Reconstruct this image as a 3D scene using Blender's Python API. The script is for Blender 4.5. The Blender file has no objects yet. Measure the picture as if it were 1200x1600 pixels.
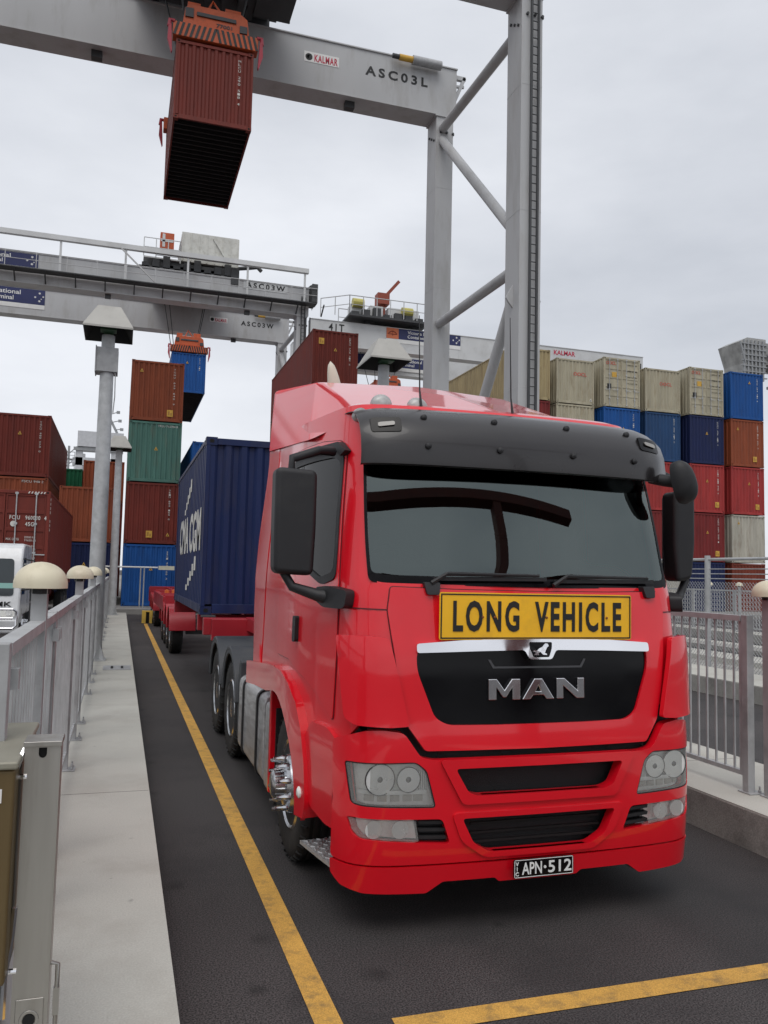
import bpy, bmesh, math, random
from mathutils import Vector, Matrix
from mathutils.geometry import delaunay_2d_cdt
random.seed(11)
S = bpy.context.scene
COL = S.collection
R = math.radians

# ---------------------------------------------------------------- camera
cd = bpy.data.cameras.new('camera'); cam = bpy.data.objects.new('camera', cd); COL.objects.link(cam)
S.camera = cam
cd.sensor_fit = 'HORIZONTAL'; cd.sensor_width = 36.0; cd.lens = 36.0*1290/1200
cd.clip_start = 0.05; cd.clip_end = 3000
cx = Vector((0.95253262, -0.30358486, 0.02275599))
cy = Vector((0.0447159, 0.06558022, -0.99684488))
cz = Vector((0.30113467, 0.95054483, 0.07604237))
cx.normalize(); cz = (cz - cx*cx.dot(cz)).normalized(); cy = cz.cross(cx)
M = Matrix.Identity(4)
for i in range(3):
    M[i][0] = cx[i]; M[i][1] = -cy[i]; M[i][2] = -cz[i]
M.translation = (0, 0, 1.94)
cam.matrix_world = M

# ---------------------------------------------------------------- sky, sun, exposure
SUN_EL, SUN_AZ = 58, 205            # high, veiled sun behind the camera
W = bpy.data.worlds.new('World'); S.world = W; W.use_nodes = True
nt = W.node_tree; N = nt.nodes; Lk = nt.links; N.clear()
def nn_(t, **k):
    n = N.new(t)
    for a, b in k.items(): setattr(n, a, b)
    return n
out = nn_('ShaderNodeOutputWorld'); bg = nn_('ShaderNodeBackground'); bg.inputs['Strength'].default_value = 0.1
sky = nn_('ShaderNodeTexSky', sky_type='NISHITA', sun_disc=False)
sky.sun_elevation = R(SUN_EL); sky.sun_rotation = R(SUN_AZ); sky.air_density = 1.0; sky.dust_density = 4.0
tc = nn_('ShaderNodeTexCoord'); mp = nn_('ShaderNodeMapping'); mp.inputs['Scale'].default_value = (1.0, 1.0, 2.6)
mp.inputs['Location'].default_value = (0.35, 0.1, 0.2)
n1 = nn_('ShaderNodeTexNoise'); n1.inputs['Scale'].default_value = 2.1; n1.inputs['Detail'].default_value = 7; n1.inputs['Roughness'].default_value = .52
n2 = nn_('ShaderNodeTexNoise'); n2.inputs['Scale'].default_value = 0.9; n2.inputs['Detail'].default_value = 3
ad = nn_('ShaderNodeMath', operation='ADD'); hf = nn_('ShaderNodeMath', operation='MULTIPLY'); hf.inputs[1].default_value = .5
rp = nn_('ShaderNodeValToRGB'); rp.color_ramp.elements[0].position = .37; rp.color_ramp.elements[1].position = .60
rp.color_ramp.elements[0].color = (4.5, 4.72, 5.15, 1); rp.color_ramp.elements[1].color = (6.8, 6.97, 7.35, 1)
mx = nn_('ShaderNodeMix', data_type='RGBA'); mx.inputs['Factor'].default_value = .93
Lk.new(tc.outputs['Generated'], mp.inputs['Vector']); Lk.new(mp.outputs[0], n1.inputs['Vector']); Lk.new(mp.outputs[0], n2.inputs['Vector'])
Lk.new(n1.outputs['Fac'], ad.inputs[0]); Lk.new(n2.outputs['Fac'], ad.inputs[1]); Lk.new(ad.outputs[0], hf.inputs[0]); Lk.new(hf.outputs[0], rp.inputs['Fac'])
Lk.new(sky.outputs[0], mx.inputs['A']); Lk.new(rp.outputs[0], mx.inputs['B']); Lk.new(mx.outputs['Result'], bg.inputs['Color']); Lk.new(bg.outputs[0], out.inputs['Surface'])
sd = bpy.data.lights.new('sun', 'SUN'); sd.energy = 0.9; sd.angle = R(40); sd.color = (1, .97, .93)
so = bpy.data.objects.new('sun', sd); COL.objects.link(so)
a, e = R(SUN_AZ), R(SUN_EL)
sv = Vector((math.sin(a)*math.cos(e), math.cos(a)*math.cos(e), math.sin(e)))
so.rotation_euler = sv.to_track_quat('Z', 'Y').to_euler(); so.location = (0, 0, 60)
S.view_settings.view_transform = 'Standard'; S.view_settings.look = 'None'
S.view_settings.exposure = 0.42; S.view_settings.gamma = 1.0
S.view_settings.use_curve_mapping = False

# ---------------------------------------------------------------- materials
MATS = {}
def mat(name, c, r=.5, m=0., var=.10, scale=2.5, dirt=None, amt=.35, dscale=3., stretch=(1, 1, 1), bump=0., bscale=60., coat=0., spec=.5, rvar=.08, rnd=0., fine=0.):
    """painted / worn surface: broad tone variation, a second 'dirt' layer, optional grain bump and per-object tint"""
    if name in MATS: return MATS[name]
    ma = bpy.data.materials.new(name); ma.use_nodes = True; MATS[name] = ma
    t = ma.node_tree; p = t.nodes['Principled BSDF']; L = t.links
    def nd(k, **a):
        n = t.nodes.new(k)
        for x, y in a.items(): setattr(n, x, y)
        return n
    tc = nd('ShaderNodeTexCoord'); mp = nd('ShaderNodeMapping'); mp.inputs['Scale'].default_value = stretch
    oi = nd('ShaderNodeObjectInfo'); rm = nd('ShaderNodeVectorMath', operation='SCALE'); rm.inputs['Scale'].default_value = 37.
    cb = nd('ShaderNodeCombineXYZ')
    for i in range(3): L.new(oi.outputs['Random'], cb.inputs[i])
    L.new(cb.outputs[0], rm.inputs[0]); av = nd('ShaderNodeVectorMath', operation='ADD')
    L.new(tc.outputs['Object'], av.inputs[0]); L.new(rm.outputs[0], av.inputs[1]); L.new(av.outputs[0], mp.inputs['Vector'])
    n = nd('ShaderNodeTexNoise'); n.inputs['Scale'].default_value = scale; n.inputs['Detail'].default_value = 6; L.new(mp.outputs[0], n.inputs['Vector'])
    mr = nd('ShaderNodeMapRange'); mr.inputs['From Min'].default_value = .3; mr.inputs['From Max'].default_value = .7
    mr.inputs['To Min'].default_value = 1-var; mr.inputs['To Max'].default_value = 1+var; L.new(n.outputs['Fac'], mr.inputs['Value'])
    cur = mr.outputs[0]
    if rnd:
        rr = nd('ShaderNodeMapRange'); rr.inputs['To Min'].default_value = 1-rnd; rr.inputs['To Max'].default_value = 1+rnd; L.new(oi.outputs['Random'], rr.inputs['Value'])
        mm = nd('ShaderNodeMath', operation='MULTIPLY'); L.new(cur, mm.inputs[0]); L.new(rr.outputs[0], mm.inputs[1]); cur = mm.outputs[0]
    if fine:
        nf = nd('ShaderNodeTexNoise'); nf.inputs['Scale'].default_value = bscale; nf.inputs['Detail'].default_value = 3; L.new(tc.outputs['Object'], nf.inputs['Vector'])
        rf = nd('ShaderNodeMapRange'); rf.inputs['From Min'].default_value = .38; rf.inputs['From Max'].default_value = .62; rf.clamp = True
        rf.inputs['To Min'].default_value = 1-fine; rf.inputs['To Max'].default_value = 1+fine; L.new(nf.outputs['Fac'], rf.inputs['Value'])
        mm = nd('ShaderNodeMath', operation='MULTIPLY'); L.new(cur, mm.inputs[0]); L.new(rf.outputs[0], mm.inputs[1]); cur = mm.outputs[0]
    vm = nd('ShaderNodeVectorMath', operation='SCALE'); vm.inputs[0].default_value = c[:3]; L.new(cur, vm.inputs['Scale'])
    col = vm.outputs[0]
    if dirt:
        d = nd('ShaderNodeTexNoise'); d.inputs['Scale'].default_value = dscale; d.inputs['Detail'].default_value = 9; d.inputs['Roughness'].default_value = .65
        L.new(mp.outputs[0], d.inputs['Vector'])
        dr = nd('ShaderNodeMapRange'); dr.inputs['From Min'].default_value = .5; dr.inputs['From Max'].default_value = .72
        dr.inputs['To Max'].default_value = amt; L.new(d.outputs['Fac'], dr.inputs['Value'])
        mi = nd('ShaderNodeMix', data_type='RGBA'); L.new(dr.outputs[0], mi.inputs['Factor']); L.new(col, mi.inputs['A']); mi.inputs['B'].default_value = (*dirt, 1)
        col = mi.outputs['Result']
    L.new(col, p.inputs['Base Color'])
    rr = nd('ShaderNodeMapRange'); rr.inputs['From Min'].default_value = .3; rr.inputs['From Max'].default_value = .7
    rr.inputs['To Min'].default_value = max(.02, r-rvar); rr.inputs['To Max'].default_value = r+rvar; L.new(n.outputs['Fac'], rr.inputs['Value']); L.new(rr.outputs[0], p.inputs['Roughness'])
    p.inputs['Metallic'].default_value = m; p.inputs['Coat Weight'].default_value = coat; p.inputs['Coat Roughness'].default_value = .06
    p.inputs['Specular IOR Level'].default_value = spec
    if bump:
        b = nd('ShaderNodeBump'); b.inputs['Strength'].default_value = bump; b.inputs['Distance'].default_value = .01
        bn = nd('ShaderNodeTexNoise'); bn.inputs['Scale'].default_value = bscale; bn.inputs['Detail'].default_value = 4; L.new(tc.outputs['Object'], bn.inputs['Vector'])
        L.new(bn.outputs['Fac'], b.inputs['Height']); L.new(b.outputs[0], p.inputs['Normal'])
    return ma
def glass(name, tint, rough=.01, ior=1.5, gcol=(1, 1, 1), haze=0.):
    if name in MATS: return MATS[name]
    ma = bpy.data.materials.new(name); ma.use_nodes = True; MATS[name] = ma
    t = ma.node_tree; t.nodes.clear(); o = t.nodes.new('ShaderNodeOutputMaterial'); mi = t.nodes.new('ShaderNodeMixShader')
    tr = t.nodes.new('ShaderNodeBsdfTransparent'); tr.inputs[0].default_value = (*tint, 1); gl = t.nodes.new('ShaderNodeBsdfGlossy'); gl.inputs['Roughness'].default_value = rough; gl.inputs['Color'].default_value = (*gcol, 1)
    fr = t.nodes.new('ShaderNodeFresnel'); fr.inputs[0].default_value = ior
    t.links.new(fr.outputs[0], mi.inputs[0]); t.links.new(tr.outputs[0], mi.inputs[1]); t.links.new(gl.outputs[0], mi.inputs[2]); t.links.new(mi.outputs[0], o.inputs[0])
    if haze:
        df = t.nodes.new('ShaderNodeBsdfDiffuse'); df.inputs[0].default_value = (.85, .85, .82, 1); m2 = t.nodes.new('ShaderNodeMixShader'); m2.inputs[0].default_value = haze
        t.links.new(mi.outputs[0], m2.inputs[1]); t.links.new(df.outputs[0], m2.inputs[2]); t.links.new(m2.outputs[0], o.inputs[0])
    return ma

# ---------------------------------------------------------------- mesh builder
class MB:
    def __init__(s): s.v = []; s.f = []; s.m = []
    def add(s, vs, fs, mi=0):
        b = len(s.v); s.v += [tuple(v) for v in vs]; s.f += [[i+b for i in f] for f in fs]; s.m += [mi]*len(fs); return s
    def box(s, x0, x1, y0, y1, z0, z1, mi=0):
        if x0 > x1: x0, x1 = x1, x0
        if y0 > y1: y0, y1 = y1, y0
        if z0 > z1: z0, z1 = z1, z0
        return s.add([(x0,y0,z0),(x1,y0,z0),(x1,y1,z0),(x0,y1,z0),(x0,y0,z1),(x1,y0,z1),(x1,y1,z1),(x0,y1,z1)],
              [[0,3,2,1],[4,5,6,7],[0,1,5,4],[1,2,6,5],[2,3,7,6],[3,0,4,7]], mi)
    def prism(s, poly, ax, a, b, mi=0):
        """2-D polygon extruded along an axis; ax 'y': poly=(x,z), 'x': (y,z), 'z': (x,y)"""
        n = len(poly)
        if ax == 'y': g = lambda p, t: (p[0], t, p[1])
        elif ax == 'x': g = lambda p, t: (t, p[0], p[1])
        else: g = lambda p, t: (p[0], p[1], t)
        vs = [g(p, a) for p in poly]+[g(p, b) for p in poly]
        return s.add(vs, [list(range(n))[::-1], list(range(n, 2*n))]+[[i, (i+1) % n, n+(i+1) % n, n+i] for i in range(n)], mi)
    def bar(s, p, q, w, h, mi=0, up=(0, 0, 1)):
        p, q = Vector(p), Vector(q); d = (q-p).normalized(); u = Vector(up)
        if abs(d.dot(u)) > .98: u = Vector((1, 0, 0))
        x = d.cross(u).normalized(); y = x.cross(d)
        vs = [e+x*a*w/2+y*b*h/2 for e in (p, q) for a, b in ((-1,-1),(1,-1),(1,1),(-1,1))]
        return s.add(vs, [[3,2,1,0],[4,5,6,7]]+[[i,(i+1)%4,4+(i+1)%4,4+i] for i in range(4)], mi)
    def tube(s, pts, r, n=8, mi=0, caps=True):
        pts = [Vector(p) for p in pts]; rs = r if isinstance(r, (list, tuple)) else [r]*len(pts)
        vs = []; u = None
        for i, p in enumerate(pts):
            d = ((pts[min(i+1, len(pts)-1)]-pts[max(i-1, 0)])).normalized()
            if u is None:
                u = d.orthogonal().normalized()
            u = (u-d*u.dot(d)).normalized(); w = d.cross(u)
            for k in range(n):
                t = 2*math.pi*k/n; vs.append(p+(u*math.cos(t)+w*math.sin(t))*rs[i])
        fs = [[i*n+k, i*n+(k+1)%n, (i+1)*n+(k+1)%n, (i+1)*n+k] for i in range(len(pts)-1) for k in range(n)]
        if caps: fs += [list(range(n))[::-1], list(range((len(pts)-1)*n, len(pts)*n))]
        return s.add(vs, fs, mi)
    def lathe(s, prof, o=(0,0,0), ax='z', n=24, mi=0, mis=None):
        """profile [(r, t)...] turned round an axis through o"""
        o = Vector(o); vs = []
        for r, t in prof:
            for k in range(n):
                a = 2*math.pi*k/n; c, d = r*math.cos(a), r*math.sin(a)
                vs.append(o+Vector({'z': (c, d, t), 'x': (t, c, d), 'y': (d, t, c)}[ax]))
        b = len(s.v); s.v += [tuple(v) for v in vs]
        for i in range(len(prof)-1):
            for k in range(n):
                s.f.append([b+i*n+k, b+i*n+(k+1)%n, b+(i+1)*n+(k+1)%n, b+(i+1)*n+k]); s.m.append(mis[i] if mis else mi)
        for i, rev in ((0, True), (len(prof)-1, False)):
            if prof[i][0] > 1e-4:
                f = [b+i*n+k for k in range(n)]; s.f.append(f[::-1] if rev else f); s.m.append(mis[min(i, len(mis)-1)] if mis else mi)
        return s
    def text(s, txt, x0, x1, z0, z1, y, mi=0, ext=.004, bold=0., face='-y', sp=1., ls=1.):
        """lettering filling the box; face -y: reads from the front; face -x: along y on the left-hand side"""
        vs, fs = text_geo(txt, bold, sp, ls)
        o = []
        for (a, b, c) in vs:
            h = x0+(x1-x0)*a; v = z0+(z1-z0)*b; d = ext*c
            if face == '-y': o.append((h, y-d, v))
            elif face == '-x': o.append((y-d, h, v))
        return s.add(o, fs, mi)
    def build(s, name, mats, parent=None, smooth=None, bevel=0., seg=2, ang=35):
        me = bpy.data.meshes.new(name); me.from_pydata(s.v, [], s.f); me.update()
        if not isinstance(mats, (list, tuple)): mats = [mats]
        for m_ in mats: me.materials.append(m_)
        if len(mats) > 1: me.polygons.foreach_set('material_index', s.m)
        bm = bmesh.new(); bm.from_mesh(me); bmesh.ops.recalc_face_normals(bm, faces=bm.faces); bm.to_mesh(me); bm.free()
        if smooth or bevel:
            me.polygons.foreach_set('use_smooth', [True]*len(me.polygons)); me.set_sharp_from_angle(angle=R(smooth or 35))
        o = bpy.data.objects.new(name, me); COL.objects.link(o)
        if parent: o.parent = parent
        if bevel:
            b = o.modifiers.new('bevel', 'BEVEL'); b.width = bevel; b.segments = seg; b.limit_method = 'ANGLE'; b.angle_limit = R(ang); b.harden_normals = True
        return o
def split(mb, name, mats, parent=None, **k):
    """one object for each connected piece of a builder"""
    par = list(range(len(mb.v)))
    def fd(a):
        while par[a] != a: par[a] = par[par[a]]; a = par[a]
        return a
    for f in mb.f:
        for i in f[1:]: par[fd(i)] = fd(f[0])
    g = {}
    for f, m_ in zip(mb.f, mb.m): g.setdefault(fd(f[0]), []).append((f, m_))
    o = []
    for fs in g.values():
        ids = sorted({i for f, _ in fs for i in f}); mp_ = {a: b for b, a in enumerate(ids)}; q = MB()
        q.v = [mb.v[i] for i in ids]; q.f = [[mp_[i] for i in f] for f, _ in fs]; q.m = [m_ for _, m_ in fs]; o.append(q.build(name, mats, parent, **k))
    return o
_TG = {}
def text_geo(txt, bold=0., sp=1., ls=1.):
    k = (txt, bold, sp, ls)
    if k in _TG: return _TG[k]
    c = bpy.data.curves.new('t', 'FONT'); c.body = txt; c.extrude = .5; c.offset = bold; c.space_character = sp; c.space_line = ls; c.resolution_u = 3
    c.align_x = 'CENTER' if '\n' in txt else 'LEFT'
    o = bpy.data.objects.new('t', c); COL.objects.link(o)
    dg = bpy.context.evaluated_depsgraph_get(); me = bpy.data.meshes.new_from_object(o.evaluated_get(dg))
    vs = [v.co[:] for v in me.vertices]; fs = [list(p.vertices) for p in me.polygons]
    bpy.data.objects.remove(o); bpy.data.curves.remove(c); bpy.data.meshes.remove(me)
    xs = [v[0] for v in vs]; ys = [v[1] for v in vs]; x0, x1, y0, y1 = min(xs), max(xs), min(ys), max(ys)
    vs = [((v[0]-x0)/(x1-x0), (v[1]-y0)/(y1-y0), v[2]+.5) for v in vs]
    _TG[k] = (vs, fs); return _TG[k]

def props(o, label=None, cat=None, group=None, kind=None):
    if label: o['label'] = label
    if cat: o['category'] = cat
    if group: o['group'] = group
    if kind: o['kind'] = kind
    return o
def thing(name, label, cat, loc=(0,0,0), rz=0, group=None):
    o = bpy.data.objects.new(name, None); COL.objects.link(o); o.empty_display_size = .3
    o.location = loc; o.rotation_euler = (0, 0, rz); return props(o, label, cat, group)
def kids(o): return [c for c in bpy.data.objects if c.parent == o]
def copy_tree(o, parent=None, ch=None):
    if ch is None:
        ch = {}
        for c in bpy.data.objects:
            if c.parent: ch.setdefault(c.parent.name, []).append(c)
    c = o.copy(); COL.objects.link(c); c.parent = parent
    for k in ch.get(o.name, []): copy_tree(k, c, ch)
    return c
def struct(o): o['kind'] = 'structure'; return o

# ---------------------------------------------------------------- filled outlines wrapped on a surface
def resample(poly, step, closed=True):
    o = []; n = len(poly)
    for i in range(n if closed else n-1):
        p, q = poly[i], poly[(i+1) % n]; d = math.dist(p, q); k = max(1, int(math.ceil(d/step)))
        o += [(p[0]+(q[0]-p[0])*j/k, p[1]+(q[1]-p[1])*j/k) for j in range(k)]
    return o
def rnd(poly, r, n=4):
    """polygon with rounded corners"""
    o = []; m = len(poly)
    for i in range(m):
        p, a, b = Vector(poly[i]), Vector(poly[i-1]), Vector(poly[(i+1) % m])
        d1, d2 = a-p, b-p; rr = min(r, d1.length*.45, d2.length*.45)
        s, e = p+d1.normalized()*rr, p+d2.normalized()*rr
        for k in range(n+1):
            t = k/n; q = s*(1-t)**2+p*2*t*(1-t)+e*t*t; o.append((q.x, q.y))
    return o
def outset(poly, d):
    """outline moved outwards by d"""
    n = len(poly); ar = sum(poly[i][0]*poly[(i+1) % n][1]-poly[(i+1) % n][0]*poly[i][1] for i in range(n)); sg = 1 if ar > 0 else -1; o = []
    for i in range(n):
        a, b = poly[i-1], poly[(i+1) % n]; dx, dy = b[0]-a[0], b[1]-a[1]; l = math.hypot(dx, dy) or 1; o.append((poly[i][0]+sg*d*dy/l, poly[i][1]-sg*d*dx/l))
    return o
def inside(p, poly):
    x, y = p; c = False; j = len(poly)-1
    for i in range(len(poly)):
        xi, yi = poly[i]; xj, yj = poly[j]
        if (yi > y) != (yj > y) and x < (xj-xi)*(y-yi)/(yj-yi)+xi: c = not c
        j = i
    return c
def fill(outline, holes=(), step=.06):
    loops = [resample(outline, step)]+[resample(h, step) for h in holes]
    pts = []; ed = []
    for l in loops:
        b = len(pts); pts += l; ed += [(b+i, b+(i+1) % len(l)) for i in range(len(l))]
    xs = [p[0] for p in loops[0]]; ys = [p[1] for p in loops[0]]
    x = min(xs)+step*.5
    while x < max(xs):
        y = min(ys)+step*.5
        while y < max(ys):
            if inside((x, y), loops[0]) and not any(inside((x, y), h) for h in loops[1:]):
                if all((x-q[0])**2+(y-q[1])**2 > (step*.4)**2 for l in loops for q in l): pts.append((x, y))
            y += step
        x += step
    r = delaunay_2d_cdt([Vector(p) for p in pts], ed, [], 0, 1e-6)
    vs = [(v.x, v.y) for v in r[0]]; tr = []
    for f in r[2]:
        c = (sum(vs[i][0] for i in f)/len(f), sum(vs[i][1] for i in f)/len(f))
        if inside(c, loops[0]) and not any(inside(c, h) for h in loops[1:]): tr.append(list(f))
    return vs, tr
def patch(mb, surf, outline, holes=(), off=0., thick=.02, step=.06, mi=0, back=False):
    vs, tr = fill(outline, holes, step); n = len(vs)
    fr = [surf(a, b, off) for a, b in vs]; bk = [surf(a, b, off-thick) for a, b in vs]
    cnt = {}
    for f in tr:
        for i in range(len(f)):
            e = (f[i], f[(i+1) % len(f)]); cnt[e] = cnt.get(e, 0)+1
    sk = [[i, j, n+j, n+i] for (i, j) in cnt if (j, i) not in cnt]
    fs = tr+(sk if thick else [])
    if back: fs = fs+[[n+i for i in f[::-1]] for f in tr]
    return mb.add(fr+bk, fs, mi)
def flat(y0):
    """front-facing flat plane at y0 (2-D = x, z)"""
    return lambda a, b, off: (a, y0-off, b)
# ================================================================ red tractor unit
RED = mat('truck_red_paint', (.71, .003, .014), r=.36, coat=.9, var=.04, scale=1.2, dirt=(.45, .008, .016), amt=.18, dscale=2.2, rvar=.05, spec=.3)
REDIN = mat('truck_red_seam', (.10, .004, .008), r=.6)
BLKP = mat('black_plastic', (.012, .012, .014), r=.55, bump=.06, bscale=220, var=.2, dirt=(.05, .048, .045), amt=.25, dscale=5)
GLOSSB = mat('gloss_black', (.003, .003, .004), r=.16, var=.1, spec=.22)
DARK = mat('dark_void', (.006, .006, .006), r=.8)
MESHB = mat('radiator_mesh', (.010, .010, .011), r=.6, bump=.5, bscale=300)
CHROME = mat('chrome', (.82, .82, .84), r=.07, m=1., var=.03)
STEELP = mat('polished_alloy', (.62, .63, .65), r=.22, m=1., var=.12, scale=8, dirt=(.10, .09, .08), amt=.55, dscale=6)
ALU = mat('brushed_aluminium', (.50, .50, .50), r=.36, m=.55, var=.12, scale=5, stretch=(1, 1, 5), dirt=(.16, .15, .13), amt=.5, dscale=4)
RUB = mat('tyre_rubber', (.014, .014, .014), r=.8, var=.25, scale=9, bump=.15, bscale=90, dirt=(.05, .045, .04), amt=.4, dscale=6)
GREYP = mat('grey_mudguard_plastic', (.034, .038, .044), r=.5, var=.12, dirt=(.11, .10, .09), amt=.3)
VIS = mat('smoked_visor', (.021, .019, .020), r=.30, coat=.25, var=.12, scale=2)
WS = glass('windscreen_glass', (.30, .36, .35), ior=2.15, gcol=(.86, 1, .97))
LENS = glass('lamp_lens', (.95, .96, .95), ior=1.42, haze=.17)
REFL = mat('lamp_reflector', (.93, .93, .91), r=.28, m=.45, var=.0)
LAMPG = mat('lamp_grey', (.84, .84, .80), r=.30, m=.0, var=.04, scale=40)
SIGNY = mat('sign_yellow', (.95, .51, .014), r=.45, var=.06, dirt=(.45, .2, .03), amt=.3, dscale=7)
BLACK = mat('sign_black', (.010, .010, .010), r=.5)
WHITE = mat('white_paint', (.76, .76, .74), r=.5, var=.05)
INT = mat('cab_trim', (.045, .046, .048), r=.8, var=.2)
YEL = mat('yellow_hose', (.62, .33, .03), r=.5)
CHK = mat('chequer_plate', (.62, .62, .62), r=.32, m=.6, bump=1., bscale=55)

TX, TY = 2.34, 4.30
truck = thing('semi_truck', 'red prime mover with smoked visor and yellow sign, parked facing the camera', 'truck', (TX, TY, 0))

def chaikin(p, n=3):
    for _ in range(n):
        q = [p[0]]
        for a, b in zip(p, p[1:]):
            q += [(a[0]*.75+b[0]*.25, a[1]*.75+b[1]*.25), (a[0]*.25+b[0]*.75, a[1]*.25+b[1]*.75)]
        p = q+[p[-1]]
    return p
def lerp(x, xs, ys):
    if x <= xs[0]: return ys[0]
    for i in range(1, len(xs)):
        if x <= xs[i]: return ys[i-1]+(ys[i]-ys[i-1])*(x-xs[i-1])/(xs[i]-xs[i-1]+1e-12)
    return ys[-1]
PLAN = chaikin([(0, 0), (.35, .005), (.6, .015), (.88, .042), (1.0, .080), (1.07, .14), (1.112, .24), (1.14, .39), (1.185, .64), (1.232, .93), (1.24, 1.2), (1.24, 1.6), (1.24, 3.0)])
SL = [0.]
for p_, q_ in zip(PLAN, PLAN[1:]): SL.append(SL[-1]+math.dist(p_, q_))
PXA = [p[0] for p in PLAN]; PYA = [p[1] for p in PLAN]
PN = []
for i in range(len(PLAN)):
    a_, b_ = PLAN[max(0, i-1)], PLAN[min(len(PLAN)-1, i+1)]
    d_ = math.dist(a_, b_); PN.append(((b_[1]-a_[1])/d_, -(b_[0]-a_[0])/d_))
PN[0] = (0, -1)
PROF = chaikin([(.15, .06), (.3, .035), (.45, .01), (.7, 0), (1.0, 0), (1.15, .02), (1.5, .035), (1.6, .06), (1.86, .09), (1.96, .13), (2.4, .245), (2.75, .345), (2.9, .41), (3.05, .55)])
PZ = [p[0] for p in PROF]; PP = [p[1] for p in PROF]
NZ = [0, 1.2, 1.9, 2.3, 2.8, 3.1, 3.6]; NN = [1, 1, 1, .975, .935, .915, .90]
def pp(z): return lerp(z, PZ, PP)
def nzz(z): return lerp(z, NZ, NN)
def Sx(x): return math.copysign(lerp(abs(x), PXA[:-8], SL[:-8]) if abs(x) < 1.238 else SL[-9], x)
def F(x, z): return (Sx(x/nzz(z)), z)
def D(y, z, sg=-1): return (sg*lerp(y-pp(z), PYA, SL), z)
def Fs(l): return [F(*p) for p in l]
def surf(s, z, off):
    a = abs(s); sg = -1 if s < 0 else 1
    x = lerp(a, SL, PXA); y = lerp(a, SL, PYA)
    if s > 0: x *= 1-.026*min(1., (x/1.1)**2)
    i = 0
    lo, hi = 0, len(SL)-1
    while hi-lo > 1:
        m_ = (lo+hi)//2
        if SL[m_] <= a: lo = m_
        else: hi = m_
    t = min(1., max(0., (a-SL[lo])/(SL[hi]-SL[lo])))
    nx = PN[lo][0]*(1-t)+PN[hi][0]*t; ny = PN[lo][1]*(1-t)+PN[hi][1]*t
    return (sg*(x*nzz(z)+nx*off), pp(z)+y+ny*off, z)
def vsurf(x, z, o): e_ = min(1.05, abs(x)/1.045); return (x, pp(z)-o+.070*e_*e_+.075*e_**10, z)
def mirror(l): return [(-a, b) for a, b in l][::-1]
AX = 1.42                                            # front axle, behind the bumper

def surf_ws(s, z, off):
    x, y, z = surf(s, z, off); xn = abs(x)/nzz(z)
    return (x, y-lerp(xn, PXA[:-8], PYA[:-8])+lerp(.985, PXA[:-8], PYA[:-8])*(xn/.985)**2, z)
# ---- cab shell with screen and side window openings
WSO = [(-.93, 1.892), (-.5, 1.888), (0, 1.885), (.5, 1.888), (.93, 1.892), (1.005, 1.90), (1.005, 2.10), (.995, 2.46), (.98, 2.76), (-.98, 2.76), (-.995, 2.46), (-1.005, 2.10), (-1.0, 1.905)]
WSOs = rnd(Fs(WSO), .10)
def win(sg): return rnd([D(*p, sg) for p in ([(.44, 1.93), (.46, 2.05), (.585, 2.66), (.70, 2.70), (1.0, 2.71), (1.50, 2.71), (1.53, 2.06), (1.05, 2.03), (.85, 1.96), (.62, 1.89)])], .05)
REAR = 2.30
def arch(r, y0=AX, zc=.50, a0=-8, a1=95, n=12, sg=-1):
    return [D(y0-r*math.cos(R(a0+(a1-a0)*i/n)), zc+r*math.sin(R(a0+(a1-a0)*i/n)), sg) for i in range(n+1)]
lowL = [D(REAR, 3.0), D(REAR, 1.08)]+arch(.60)[::-1]+[D(.81, .53), D(.27, .53), D(.27, .98)]
lowR = [(-a, b) for a, b in lowL][::-1]
lowL += Fs([(-1.085, 1.06), (-.98, 1.19)])
lowR = [(-a, b) for a, b in lowL][::-1]
shell = lowL+lowR
mb = MB()
grow = lambda p, k: p
patch(mb, surf, shell, [rnd(Fs([(x*.985, 1.905+(z-1.905)*.975+.004) for x, z in WSO]), .06), win(-1), win(1)], 0., .03, .07)
body = mb.build('cab_body', RED, truck, smooth=30, bevel=.006)
# roof skin and rear wall of the cab
mb = MB()
def ring(z, ins, dz=0):
    o = []
    for i in range(-40, 41):
        s = D(REAR, z, 1)[0]*i/40; x, y, _ = surf(s, z, -ins); o.append((x, min(y, REAR), z+dz))
    return o
r0, r1, r2 = ring(3.0, 0), ring(3.03, .06), ring(3.05, .25)
n_ = len(r0)
for a_, b_ in ((r0, r1), (r1, r2)): mb.add(a_+b_, [[i, i+1, n_+i+1, n_+i] for i in range(n_-1)])
mb.add(r2, [list(range(n_))])
mb.build('cab_roof', RED, truck, smooth=40)
mb = MB(); mb.box(-1.12, 1.12, REAR-.03, REAR+.02, 1.0, 3.02); mb.build('rear_wall', RED, truck)
# cab interior
mb = MB()
mb.box(-1.14, 1.14, .42, 2.24, 1.08, 1.14); mb.prism([(-1.2, 1.15), (1.2, 1.15), (1.2, 2.0), (1.13, 2.95), (-1.13, 2.95), (-1.2, 2.0)], 'y', 2.20, 2.24); mb.box(-1.0, 1.0, .6, 2.2, 2.92, 2.95)
mb.prism([(.26, 1.2), (.26, 1.84), (.40, 1.90), (.72, 1.86), (.80, 1.55), (.8, 1.2)], 'x', -1.04, 1.04)
mb.build('dashboard', INT, truck, bevel=.01)
for x0 in (-.86, .36):
    mb = MB(); mb.box(x0, x0+.5, 1.15, 1.65, 1.35, 1.55); mb.box(x0, x0+.5, 1.62, 1.78, 1.5, 2.25); mb.box(x0+.12, x0+.38, 1.64, 1.76, 2.26, 2.45)
    mb.build('seat', INT, truck, bevel=.05, seg=3)
mb = MB(); c_ = Vector((-.60, .86, 1.93))
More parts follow.
